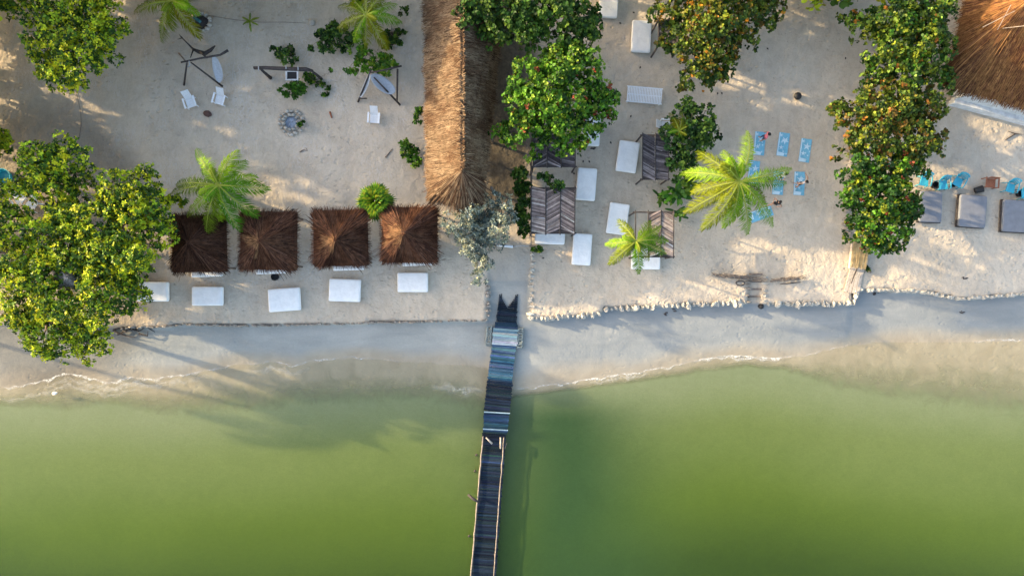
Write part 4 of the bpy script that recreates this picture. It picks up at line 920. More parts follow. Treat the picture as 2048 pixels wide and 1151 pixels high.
# turquoise tub + white chairs in the far left
bucket(11, 356, .62, .4, 'round turquoise tub at the left edge beside the big clump', 'tub', 'tub', 'turq', group=None)
for x, y, rz, lab in ((38, 394, 30, 'white moulded chair seen through leaves, left of the pair in the big clump'), (64, 408, -40, 'white moulded chair seen through leaves, right of the pair in the big clump')):
    o = copy_tree(pc); p = W(x, y, .5); p.z = 0; o.location = p; o.rotation_euler = (0, 0, R(rz)); o['label'] = lab; o['group'] = 'white moulded chairs'; o.scale = (1.4, 1.4, 1.2)
    for ch in o.children: ch.data = ch.data.copy(); ch.data.materials.clear(); ch.data.materials.append(MT['white_paint'])
# black ball and stones
p = wpt(1593, 194); t = MB(); t.blob((0, 0, .2), (.26, .26, .22), jit=.06, seg=14, rings=8); o = t.build('ball', MT['black'], None, p, smooth=True); tag(o, 'black rubber ball lying alone on the open sand', 'ball')
p = wpt(416, 228); t = MB(); t.blob((0, 0, .08), (.30, .22, .12), jit=.08, seg=12, rings=6); o = t.build('rock', mat('brown_stone', (.10, .055, .045), .85, .3, 6, .02), None, p, smooth=True); o.rotation_euler = (0, 0, -.4); tag(o, 'flat dark brown oval stone below the pair of lounge chairs', 'rock')

# ------------------------------------------------------------------ hammock frames and driftwood
def pole(name, pts, r, m, parent, lab=None, jit=.12):
    mb = MB(); mb.tube(pts, r, 7, jit=jit); o = mb.build(name, MT[m], parent, smooth=True)
    if lab: o['label'] = lab
    return o
def hammock(parent, a, b, wid, sag, seed, name='hammock'):
    n, k = 16, 8; vs = []; mb = MB(); a = Vector(a); b = Vector(b); d = b - a; s = Vector((-d.y, d.x, 0)).normalized()
    for i in range(n + 1):
        t = i / n; f = max(0, math.sin(math.pi * t)) ** .5
        for j in range(k + 1):
            u = j / k - .5; p = a.lerp(b, t) + s * u * wid * (.12 + .88 * f) - Vector((0, 0, sag * 4 * t * (1 - t) * (1 - (2 * u) ** 2 * .35))); vs.append(p)
    mb.add(vs, [(i * (k + 1) + j, i * (k + 1) + j + 1, (i + 1) * (k + 1) + j + 1, (i + 1) * (k + 1) + j) for i in range(n) for j in range(k)])
    o = mb.build(name, MT['net'], parent, smooth=True); sm_ = o.modifiers.new('thick', 'SOLIDIFY'); sm_.thickness = .02; return o
def PT(px, py, h, base): return W(px, py, h) - base
b = wpt(400, 130); t = empty('hammock_frame', b, 0, 'left-hand triangular hammock frame of dark poles with driftwood on top', 'hammock frame', 'hammock frames')
pole('beam', [PT(362, 125, 2.0, b), PT(400, 117, 2.0, b), PT(440, 110, 1.9, b), PT(456, 101, 1.9, b)], [.05, .06, .07, .1], 'wood_dark', t)
pole('leg', [PT(374, 124, 2.05, b), PT(368, 170, 0, b)], [.05, .07], 'wood_dark', t)
pole('leg', [PT(382, 125, 2.05, b), PT(445, 173, 0, b)], [.05, .07], 'wood_dark', t)
pole('leg', [PT(374, 126, 2.1, b), PT(358, 107, 0, b)], [.04, .06], 'wood_mid', t)
hammock(t, PT(428, 112, 1.8, b), PT(438, 165, .5, b), .65, .3, 1, 'hammock')
pole('rope', [PT(378, 122, 2.15, b), PT(380, 130, 2.0, b), PT(376, 134, 1.6, b)], .03, 'net', t)
b = wpt(400, 95); t = empty('driftwood', b, 0, 'curved black driftwood branch with a forked tip above the left hammock frame', 'driftwood')
pole('trunk', [PT(385, 98, .8, b), PT(397, 104, .9, b), PT(410, 107, .9, b), PT(421, 101, .8, b), PT(430, 92, .6, b)], [.07, .14, .16, .12, .05], 'wood_dark', t)
pole('branch', [PT(388, 100, .85, b), PT(374, 86, .7, b), PT(362, 74, .5, b)], [.08, .04, .03], 'wood_dark', t)
pole('branch', [PT(364, 76, .5, b), PT(358, 69, .45, b)], [.05, .012], 'wood_dark', t); pole('branch', [PT(364, 76, .5, b), PT(355, 79, .45, b)], [.04, .01], 'wood_dark', t)
pole('branch', [PT(400, 104, .9, b), PT(414, 116, 1.9, b)], [.08, .04], 'wood_dark', t); pole('branch', [PT(387, 99, .85, b), PT(381, 115, 1.9, b)], [.06, .03], 'wood_dark', t)
b = wpt(760, 170); t = empty('hammock_frame', b, 0, 'right-hand hammock frame of dark poles overgrown by a creeper', 'hammock frame', 'hammock frames')
pole('leg', [PT(742, 140, 2.1, b), PT(716, 204, 0, b)], [.05, .07], 'wood_dark', t); pole('leg', [PT(748, 155, 2.0, b), PT(800, 210, 0, b)], [.05, .07], 'wood_dark', t)
pole('beam', [PT(795, 138, 1.6, b), PT(794, 205, .3, b)], [.07, .06], 'wood_dark', t); pole('beam', [PT(738, 146, 2.1, b), PT(770, 140, 2.0, b), PT(803, 132, 1.8, b)], [.05, .06, .06], 'wood_dark', t)
pole('brace', [PT(718, 197, .2, b), PT(734, 197, .2, b)], .04, 'wood_dark', t)
hammock(t, PT(742, 150, 1.9, b), PT(790, 185, .9, b), .9, .3, 2); hammock(t, PT(740, 148, 1.9, b), PT(720, 195, .4, b), .35, .2, 3)
b = wpt(575, 145); t = empty('swing_frame', b, 0, 'thick dark driftwood beam with a small framed seat hanging from it', 'swing')
pole('beam', [PT(508, 136, 1.9, b), PT(530, 136, 2.0, b), PT(580, 138, 2.0, b), PT(612, 139, 1.9, b), PT(626, 142, 1.6, b)], [.11, .13, .15, .15, .08], 'wood_dark', t, jit=.2)
pole('leg', [PT(523, 140, 2.0, b), PT(541, 156, 0, b)], [.08, .13], 'wood_dark', t); pole('leg', [PT(622, 141, 1.8, b), PT(643, 158, 0, b)], [.07, .1], 'wood_dark', t)
for x in (517, 572, 596): pole('rope_lashing', [PT(x, 132, 2.0, b), PT(x, 136, 2.2, b), PT(x, 141, 2.0, b)], .035, 'net', t)
c = PT(584, 151, 1.0, b); mb = MB()
for s in (-1, 1): mb.box((c.x + s * .38, c.y, c.z), (.10, .62, .08)); mb.box((c.x, c.y + s * .30, c.z + .003), (.86, .10, .08))
mb.build('seat_frame', MT['wall'], t); mb = MB(); mb.box((c.x, c.y, c.z - .05), (.68, .52, .04)); mb.build('seat_cushion', MT['black'], t)
for s in (-1, 1): pole('rope', [(c.x + s * .36, c.y + .28, c.z), (c.x + s * .3, PT(584, 137, 2, b).y, 2.0)], .015, 'net', t)
# fallen sticks
def stick(label, pts, r, m='wood_mid', name='driftwood_stick', z=.05):
    b = wpt(*pts[0]); o = pole(name, [Vector((0, 0, z))] + [wpt(*q) - b + Vector((0, 0, z + .04 * (i % 2))) for i, q in enumerate(pts[1:])], r, m, None); o.location = b; return tag(o, label, 'driftwood')
stick('short brown stick on the sand right of the fire ring', [(660, 224), (664, 236)], [.07, .05], 'wood_red')
stick('bent brown twig below the fire ring', [(600, 304), (608, 300), (616, 302), (612, 296)], [.05, .03, .02, .02])
stick('dark stick lying left of the green shrub by the long roof', [(771, 315), (785, 298)], [.05, .02])
stick('forked black twig on the far right sand', [(2010, 280), (2030, 268), (2046, 270), (2030, 268), (2014, 263)], [.03, .04, .03, .03, .015], 'wood_dark')
stick('long thin dark branch lying across the planks near the reed panel', [(1698, 567), (1705, 548), (1712, 531)], [.02, .05, .02], 'wood_dark', z=.3)
stick('straight dark stick right of the beach steps', [(1560, 568), (1580, 566), (1600, 564)], [.02, .04, .02], 'wood_dark')
# long thin cord on the sand
b = wpt(418, 32); o = pole('cord', [Vector((0, 0, .03))] + [wpt(x, y) - b + Vector((0, 0, .03)) for x, y in ((470, 40), (520, 45), (570, 45), (612, 47))], .012, 'rope', None); o.location = b; tag(o, 'thin dark cord stretched past the baby palm', 'cord')
# brushwood branches across the beach steps
rr = random.Random(9)
for lab, x0, y0, x1, y1, n in (('pile of bare grey-brown branches left of the beach steps', 1420, 549, 1535, 559, 34), ('pile of bare branches right of the beach steps', 1533, 562, 1612, 553, 24)):
    b = wpt((x0 + x1) / 2, (y0 + y1) / 2); mb = MB()
    for k in range(n):
        t0 = rr.uniform(0, .7); t1 = min(1, t0 + rr.uniform(.2, .5)); j = lambda: rr.uniform(-5, 5)
        p = [wpt(x0 + (x1 - x0) * q, y0 + (y1 - y0) * q) - b + Vector((0, rr.uniform(-.14, .14), rr.uniform(.08, .5))) for q in (t0, (t0 + t1) / 2, t1)]
        mb.tube(p, [.03, .025, .008], 5)
    for k in range(16):
        q = rr.uniform(0, 1); a = wpt(x0 + (x1 - x0) * q, y0 + (y1 - y0) * q) - b + Vector((0, 0, .2)); mb.tube([a, a + Vector((rr.uniform(-.5, .5), rr.uniform(-.3, .3), rr.uniform(0, .4)))], [.015, .005], 4)
    o = mb.build('branch_pile', MT['wood_mid'], None, b); tag(o, lab, 'branches')
# driftwood roots at the left end of the beach wall
b = wpt(240, 660); mb = MB()
for k in range(14):
    a = Vector((rr.uniform(-.7, 1.4), rr.uniform(-.3, .3), rr.uniform(.0, .3))); mb.tube([a, a + Vector((rr.uniform(.2, .7), rr.uniform(-.3, .3), rr.uniform(-.1, .2))), a + Vector((rr.uniform(.5, 1.3), rr.uniform(-.4, .4), rr.uniform(-.2, .1)))], [.08, .05, .02], 5, jit=.2)
o = mb.build('driftwood_root', MT['wood_dark'], None, b); tag(o, 'tangled dark roots where the left beach wall meets the big clump', 'driftwood')

# ------------------------------------------------------------------ stone rings
def ring(name, label, px, py, r, n, seed, inner=True, m='stone'):
    rnd = random.Random(seed); b = wpt(px, py); t = empty(name, b, 0, label, 'stone ring', None)
    for k in range(n):
        a = 6.283 * k / n + rnd.uniform(-.1, .1); q = r * rnd.uniform(.92, 1.06); mb = MB(); s = rnd.uniform(.7, 1.15)
        mb.blob((q * math.cos(a), q * math.sin(a), .10), (.17 * s, .13 * s, .14 * s), jit=.18); o = mb.build('stone', MT[m], t, smooth=True)
    if inner:
        for k in range(11):
            a = 6.283 * k / 11 + rnd.uniform(-.1, .1); mb = MB(); mb.blob((.52 * math.cos(a), .52 * math.sin(a), .12), (.16, .12, .16), jit=.2); mb.build('inner_stone', MT['stone_grey'], t, smooth=True)
    mb = MB(); mb.blob((0, 0, 0), (.45 if inner else r * .8, .45 if inner else r * .8, .08), jit=.1, seg=14); mb.build('ash_bed' if inner else 'soil', MT['ash'] if inner else MT['wood_dark'], t)
    return t
ring('fire_ring', 'double ring of pale stones with ash inside, in the middle of the left yard', 583, 245, .82, 17, 1)
ring('stone_planter', 'ring of white stones with dark soil beside the top left palm', 403, 45, .62, 14, 2, False)
ring('stone_planter', 'ring of stones under the right fronds of the top palm', 782, 78, .6, 12, 3, False)
b = wpt(397, 42); mb = MB(); mb.box((0, 0, .2), (.5, .2, .3), rz=-.6); mb.box((.02, 0, .36), (.42, .12, .03), rz=-.6); o = mb.build('planter_box', MT['glass'], None, b, bevel=.03); tag(o, 'small pale teal trough inside the ring of stones by the top left palm', 'trough')
b = wpt(625, 46); mb = MB(); mb.blob((0, 0, .1), (.22, .26, .16), jit=.25); o = mb.build('rock', MT['stone'], None, b, smooth=True); tag(o, 'yellowish rock at the right end of the thin cord', 'rock')

# ------------------------------------------------------------------ beach walls
def wall_line(pts, h0, h1, th, name, label, mat_, seed, cat='wall', stones=.35, cap=None):
    """rubble wall: core box run plus stones packed in one mesh"""
    rnd = random.Random(seed); b = wpt(*pts[0]); b.z = 0; mb = MB()
    for (xa, ya), (xb, yb) in zip(pts[:-1], pts[1:]):
        A = W(xa, ya) - b; B = W(xb, yb) - b; L = (B - A).length; rz = math.atan2(B.y - A.y, B.x - A.x); n = max(1, int(L / stones * 1.15))
        for k in range(n):
            p = A.lerp(B, (k + rnd.uniform(.1, .9)) / n); s = rnd.choice((.5, .7, .8, 1, 1.1, 1.4))
            for lay in range(2):
                z = h0 + (h1 - h0) * (lay + .5) / 2
                mb.blob((p.x + rnd.uniform(-.04, .04), p.y + rnd.uniform(-.05, .05) , z), (stones * .62 * s, th * .55 * rnd.uniform(.75, 1.2), (h1 - h0) * .36 * rnd.uniform(.9, 1.15)), jit=.3, seg=7, rings=5)
    o = mb.build(name, MT[mat_], None, b, smooth=False); return tag(o, label, cat, 'low walls along the beach' if cat == 'wall' else None)
LW = [(240, 656), (300, 653), (350, 652), (360, 647), (405, 649), (480, 651), (600, 649), (760, 645), (880, 642), (976, 640)]
wall_line(LW, -.55, .02, .15, 'beach_wall', 'thin grey rubble wall edging the left yard above the beach', 'mortar', 1)
wall_line([(976, 638), (976, 600), (974, 560)], -.5, .06, .24, 'beach_wall', 'short rubble wall on the left side of the passage to the pier', 'mortar', 2)
wall_line([(1063, 640), (1062, 600), (1062, 560), (1066, 520), (1064, 492)], -.5, .10, .26, 'beach_wall', 'pale rubble wall on the right side of the passage to the pier', 'stone', 3)
wall_line([(1707, 606), (1712, 588), (1716, 572)], -.5, .12, .36, 'beach_wall', 'short white wall stepping up at the right end of the boulder edging', 'stone', 4)
wall_line([(1712, 578), (1780, 580), (1850, 583), (1890, 592), (1925, 597), (1990, 592), (2060, 587), (2120, 586)], -.5, .06, .24, 'beach_wall', 'crumbling thin white wall edging the far right sand', 'stone', 5)
wall_line([(1700, 490), (1691, 455), (1694, 420), (1697, 380), (1700, 330), (1706, 280), (1712, 230)], -.1, .22, .24, 'boundary_wall', 'low pale wall running along the left side of the dividing trees', 'mortar', 6)
wall_line([(1529, 606), (1531, 585), (1530, 560), (1532, 545)], -.45, .12, .2, 'step_wall', 'yellowish stone side wall right of the beach steps', 'stone', 7)
wall_line([(1497, 606), (1496, 585), (1495, 565), (1493, 543)], -.45, .08, .14, 'step_wall', 'thin side wall left of the beach steps', 'mortar', 8)
# boulders edging the right yard: individual stones
rnd = random.Random(3); protos = []
for k in range(6):
    mb = MB(); mb.blob((0, 0, 0), (.19, .20, .24), jit=.34, seg=9, rings=6); me = mb.build('boulder', MT['stone'], None, smooth=False); protos.append(me)
def rocks(pts, step, sc=1.0, lab='x'):
    out = []
    for (xa, ya), (xb, yb) in zip(pts[:-1], pts[1:]):
        L = math.hypot(xb - xa, yb - ya); n = max(1, int(L / step))
        for k in range(n):
            s = .86 * sc * rnd.choice((.55, .7, .85, 1, 1, 1.15, 1.4)); x = xa + (xb - xa) * (k + rnd.uniform(.3, .7)) / n; y = ya + (yb - ya) * (k + .5) / n + rnd.uniform(-1.5, 1.5)
            out.append((x, y, s, rnd.uniform(0, 6.28)))
    return out
allr = [(q, 'white boulder of the low step-shaped stretch near the pier passage') for q in rocks([(1068, 638), (1130, 633), (1202, 627)], 9.5, .95)] + \
       [(q, 'white boulder in the row between the pier passage and the beach steps') for q in rocks([(1207, 618), (1330, 611), (1494, 605)], 10.0, 1.0)] + \
       [(q, 'white boulder in the row right of the beach steps') for q in rocks([(1534, 606), (1620, 607), (1703, 606)], 9.5, 1.0)]
for i, ((x, y, s, a), lab) in enumerate(allr):
    o = protos[i] if i < len(protos) else protos[i % 6].copy()
    if i >= len(protos): COL.objects.link(o)
    p = W(x, y); o.location = (p.x, p.y, -.12 + .05 * s); o.rotation_euler = (rnd.uniform(-.3, .3), rnd.uniform(-.3, .3), rnd.gauss(0, .45)); o.scale = (s * rnd.uniform(.7, 1), s * rnd.uniform(.95, 1.5), 1.25 * s); tag(o, lab, 'boulder', lab.replace('white boulder', 'white boulders'))
# beach steps
for i, y in enumerate((548, 563, 578, 593)):
    a = W(1500, y); bb = W(1525, y); o = MB(); o.box((0, 0, 0), ((bb - a).x, .12, .14)); q = o.build('step_board', MT['wood_mid'], None, ((a.x + bb.x) / 2, a.y, -.095 * i - .03)); tag(q, ('topmost', 'second', 'third', 'lowest')[i] + ' weathered board of the beach steps cut into the boulder edging', 'step')
b = wpt(1525, 612); mb = MB(); mb.blob((0, 0, .1), (.2, .2, .22), jit=.1); o = mb.build('rock', MT['black'], None, b, smooth=True); tag(o, 'dark wet stone at the foot of the beach steps', 'rock')
b = wpt(1480, 566); mb = MB(); mb.tube([(.30 * math.cos(a), .16 * math.sin(a), .1 + .05 * math.sin(a * 2)) for a in [k * .5 for k in range(13)]], .035, 6); o = mb.build('driftwood_loop', MT['wood_dark'], None, b); tag(o, 'looped dark root on the sand left of the beach steps', 'driftwood')
# reed panel and plank
b = W(1712, 512); mb = MB(); r_ = np.random.default_rng(4); Vs = []; Cs = []
for k in range(420):
    x = r_.uniform(-.48, .5); y0 = r_.uniform(-.9, .5); L = r_.uniform(.6, 1.0); z = .32 + r_.uniform(0, .08) ; w = .02; dx = r_.uniform(-.08, .08)
    Vs.append(np.array([(x - w, y0, z), (x + w, y0, z), (x + w * .5 + dx, y0 + L, z + .1), (x - w * .5 + dx, y0 + L, z + .1)])); Cs.append(np.array((.50, .36, .18)) * r_.uniform(.6, 1.25))
t = empty('reed_panel', (b.x, b.y, .05), R(-6), 'tan reed panel lying at the end of the dividing trees', 'reed panel')
np_mesh('reeds', np.array(Vs), 4, np.array(Cs), MT['straw'], t); mb = MB(); mb.box((0, -.05, .15), (1.0, 1.7, .26)); mb.build('crate', MT['wood_pale'], t)
b = W(1708, 556); mb = MB()
for k in range(4): mb.box((-.36 + k * .25, 0, .03 + .004 * k), (.23, 2.1, .05), rz=.02 * (k - 1))
o = mb.build('boardwalk', MT['wood_pale'], None, (b.x, b.y, .05)); o.rotation_euler = (0, 0, R(-14)); tag(o, 'bleached planks between the reed panel and the beach', 'planks')

# ------------------------------------------------------------------ fences and gate
b = wpt(1060, 400); t = empty('pole_fence', b, 0, 'fence of grey poles left of the three-bay shelter', 'fence')
for y0 in range(330, 490, 20): q = wpt(1060, y0) - b; o = pole('post', [q + Vector((0, 0, -.2)), q + Vector((rr.uniform(-.04, .04), 0, 1.35))], .045, 'wood_mid', t)
for z in (.45, 1.25): pole('rail', [W(1062, y) - b + Vector((rr.uniform(-.04, .04), 0, z)) for y in (325, 365, 405, 445, 492)], [.04, .035, .04, .035, .03], 'wood_mid', t)
b = wpt(1006, 492); t = empty('gate_bar', b, 0, 'white painted bar and thin rope closing the passage to the pier', 'gate')
pole('bar', [PT(992, 490, .9, b), PT(1026, 493, .9, b)], [.08, .10], 'white_paint', t); pole('rope', [PT(1026, 493, .9, b), PT(1042, 491, .8, b), PT(1060, 492, .9, b)], .025, 'net', t)
for x in (992, 1027, 1060): pole('post', [PT(x, 492, -.2, b), PT(x, 492, .98, b)], .05, 'wood_mid', t)

# ------------------------------------------------------------------ pier
b = wpt(1000, 780); b.z = WATER_Z; t = empty('pier', b, 0, 'long narrow blue-grey plank pier running out over the green water', 'pier')
DKB = [(.007, .014, .026), (.011, .021, .036), (.017, .031, .05), (.005, .010, .02)]
BLU = [(.03, .075, .125), (.055, .115, .17), (.08, .145, .20), (.022, .055, .10)]
PAL = [(.24, .32, .36), (.17, .25, .30), (.29, .36, .39), (.10, .16, .21)]
MID = [(.015, .038, .07), (.024, .055, .095), (.012, .03, .055)]
r_ = random.Random(2)
def deck(lab, rows, z0, z1, pal, pw=.115, notch=None, gap=.012, light=0.0):
    """rows: (y, xl, xr) top to bottom"""
    mb = MB(); (ya, la, ra), (yb, lb, rb) = rows
    zz = (z0 + z1) / 2; A = (W(la, ya, z0) + W(ra, ya, z0)) / 2; B = (W(lb, yb, z1) + W(rb, yb, z1)) / 2; L = (B - A).length; n = max(2, int(L / pw))
    ax = (B - A).normalized(); rz = math.atan2(ax.x, -ax.y); wa = (W(ra, ya, z0) - W(la, ya, z0)).length; wb = (W(rb, yb, z1) - W(lb, yb, z1)).length; pit = math.asin(ax.z)
    run = r_.uniform(.7, 1.2)
    for k in range(n):
        f = (k + .5) / n; p = A.lerp(B, f) - b; w = wa + (wb - wa) * f; c = r_.choice(pal)
        if r_.random() < light: c = tuple(min(.5, q * r_.uniform(1.6, 2.6)) for q in c)
        if r_.random() < .15: run = r_.uniform(.75, 1.2)
        c = tuple(q * r_.uniform(.8, 1.2) * run for q in c); Mx = Matrix.Rotation(rz + r_.uniform(-.012, .012), 4, 'Z')
        if notch and k * L / n < notch:
            cut = (w * .5) * (1 - k * L / n / notch) * .9
            for s in (-1, 1): ww = w / 2 - cut; mb.box((p.x + s * (w / 2 - ww / 2), p.y, p.z), (ww, L / n - gap, .04), M=Mx, col=c)
        else: mb.box((p.x + r_.uniform(-.02, .02), p.y, p.z + r_.uniform(-.006, .006)), (w + r_.uniform(-.04, .06), L / n - gap, .04), M=Mx, col=c)
    for s in (-1, 1):
        qa = A - b; qb = B - b; oa = Matrix.Rotation(rz, 3, 'Z') @ Vector((s * (wa / 2 - .15), 0, -.09)); ob = Matrix.Rotation(rz, 3, 'Z') @ Vector((s * (wb / 2 - .15), 0, -.09)); mb.tube([qa + oa, qb + ob], .06, 6, col=(.05, .05, .05))
    o = mb.build('deck', MT['plank'], t); o['label'] = lab; return o
deck('dark notched planks sunk in the sand at the landward end', [(588, 999, 1036), (644, 992, 1033)], -.22, -.30, DKB, notch=.9)
deck('dark blue planks just before the pale section', [(644, 991, 1034), (657, 988, 1036)], -.28, -.22, MID)
deck('pale grey planks between the side steps', [(657, 987, 1036), (690, 984, 1034)], -.16, -.16, PAL, pw=.14)
deck('faded light blue planks', [(690, 984, 1032), (762, 975, 1024)], -.24, -.28, BLU, light=.1)
deck('near-black blue planks over the waterline', [(762, 974, 1026), (822, 968, 1019)], -.32, -.32, DKB, pw=.10)
deck('blue planks below the step edge', [(822, 968, 1019), (866, 966, 1015)], -.30, -.30, MID)
deck('longest dark plank section between the two pole rails', [(866, 965, 1012), (1180, 941, 990)], -.34, -.34, DKB, light=.10)
for y, xl, xr, z in ((823, 968, 1020, -.25), (857, 966, 1016, -.25)):
    mb = MB(); A = W(xl, y, z) - b; B = W(xr, y + 3, z) - b; mb.tube([A, B], .045, 6); o = mb.build('step_edge', mat('pale_edge_%d' % y, (.26, .36, .42), .7), t)
def rail(lab, x0, y0, x1, y1, z, r, mname):
    pts = []; n = 22
    for k in range(n + 1): f = k / n; pts.append(W(x0 + (x1 - x0) * f + r_.uniform(-.6, .6), y0 + (y1 - y0) * f, z + .02 * math.sin(k)) - b)
    o = pole('rail', pts, [r * r_.uniform(.75, 1.25) for _ in pts], mname, t, lab); return pts
rl = rail('pale rough pole rail on the left side of the pier', 966, 872, 939, 1180, -.22, .05, 'wood_rail'); rr_ = rail('pale pole rail on the right side of the pier', 1008, 874, 985, 1180, -.22, .04, 'wood_rail')
for pts in (rl, rr_):
    for q in pts[1::5]: pole('post', [q + Vector((0, 0, .05)), Vector((q.x * 1., q.y, -1.3))], .045, 'wood_mid', t)
for pts, s in ((rl, -1), (rr_, 1)): pass
pole('rail', [PT(1001, 874, -.05, b), PT(1001, 896, -.05, b)], .05, 'wood_pale', t, 'short stub rail beside the right-hand rail'); pole('brace', [PT(972, 874, -.1, b), PT(984, 886, -.22, b)], [.05, .08], 'wood_pale', t, 'broken pale board at the start of the rails')
pole('brace', [PT(1010, 896, -.1, b), PT(1014, 884, -.4, b)], .02, 'wood_mid', t)
pole('mooring_pole', [PT(958, 1004, .2, b), PT(945, 996, .1, b), PT(936, 988, .0, b)], [.06, .1, .08], 'wood_dark', t, 'dark log sticking out to the left below the deck')
for y in (908, 940, 1070): pole('post', [PT(957 - (y - 900) * .09, y, -.2, b) - Vector((.1, 0, 0)), PT(952 - (y - 900) * .09, y + 2, -.9, b)], .06, 'wood_dark', t)
# timber cribs beside the pale section
for s, x0, x1, ya, yb in ((-1, 974, 984, 653, 690), (1, 1037, 1047, 657, 694)):
    mb = MB()
    for k in range(9):
        f = k / 8; y = ya + (yb - ya) * f; xx = x0 - 2 * f * (1 if s < 0 else 1.5); A = W(xx, y, -.25 + .03 * (k % 3)) - b; B = W(xx + (x1 - x0), y + r_.uniform(-3, 3), -.2) - b; mb.tube([A, B], r_.uniform(.04, .07), 6, col=(1, 1, 1))
    for xx in (x0 + 1, x1 - 1): mb.tube([W(xx, ya, -.22) - b, W(xx - 2.5, yb, -.25) - b], .07, 6)
    for xx in (x0 + 1, x1 - 1):
        for y in (ya, yb): mb.tube([W(xx, y, -.2) - b, W(xx, y, -.9) - b], .07, 6)
    o = mb.build('side_step', mat('side_step_%d' % s, (.16, .19, .19), .85, .4, 7), t)
for y0 in range(700, 870, 40):
    for s in (-1, 1):
        f = (y0 - 690) / 180; q = W(1008 - 16 * f + s * 19, y0, -.4) - b; pole('pile', [q + Vector((0, 0, -.05)), Vector((q.x, q.y, -1.5))], .08, 'wood_dark', t)

# ------------------------------------------------------------------ towels
def star(mb, c, r, a0, z):
    vs = [(c[0], c[1], z)]
    for k in range(10):
        q = r if k % 2 == 0 else r * .34; a = a0 + k * math.pi / 5; vs.append((c[0] + q * math.cos(a), c[1] + q * math.sin(a), z))
    mb.add(vs, [(0, 1 + k, 1 + (k + 1) % 10) for k in range(10)], 1)
def towel(px, py, rz, lab, seed, w=.74, L=1.62):
    rn = random.Random(seed); p = wpt(px, py); mb = MB(); nx, ny = 6, 12; vs = []
    for j in range(ny + 1):
        for i in range(nx + 1): vs.append(((i / nx - .5) * w, (j / ny - .5) * L, .03 + .012 * math.sin(i * 1.7 + seed) * math.cos(j * 1.3)))
    mb.add(vs, [(j * (nx + 1) + i, j * (nx + 1) + i + 1, (j + 1) * (nx + 1) + i + 1, (j + 1) * (nx + 1) + i) for j in range(ny) for i in range(nx)])
    star(mb, (.08, .28), .30, rn.uniform(0, 1), .052); star(mb, (-.12, -.22), .2, .4, .052); star(mb, (-.2, .62), .14, 0, .052)
    for k in range(5): c = (rn.uniform(-.3, .3), rn.uniform(-.7, .7)); star(mb, c, .09, rn.uniform(0, 1), .053)
    mb.add([(-w / 2 + .04, -L / 2 + .02, .053), (w / 2 - .25, -L / 2 + .02, .053), (w / 2 - .2, -L / 2 + .22, .053), (-w / 2 + .04, -L / 2 + .28, .053)], [(0, 1, 2, 3)], 1)
    mb.add([(-w / 2 + .02, -L / 2 + .02, .0535), (-w / 2 + .09, -L / 2 + .02, .0535), (-w / 2 + .09, L / 2 - .02, .0535), (-w / 2 + .02, L / 2 - .02, .0535)], [(0, 1, 2, 3)], 1)
    o = mb.build('beach_towel', [MT['towel'], MT['print']], None, p); o.rotation_euler = (0, 0, R(rz)); tag(o, lab, 'towel', 'blue starfish towels'); return o
towel(1519, 287, -5, 'blue starfish towel under the person in pink', 1); towel(1566, 289, -8, 'empty blue starfish towel in the middle of the top row', 2); towel(1610, 301, -8, 'empty blue starfish towel at the right end of the top row', 3)
towel(1598, 367, -3, 'blue starfish towel under the person in the pale top, right of the palm', 4); towel(1556, 366, -4, 'blue starfish towel partly covered by the palm\'s right fronds', 5)
towel(1522, 428, -70, 'blue starfish towel turned sideways under the lower palm frond tips', 6); towel(1507, 345, -6, 'blue starfish towel almost hidden by the palm, below the person in pink', 7)

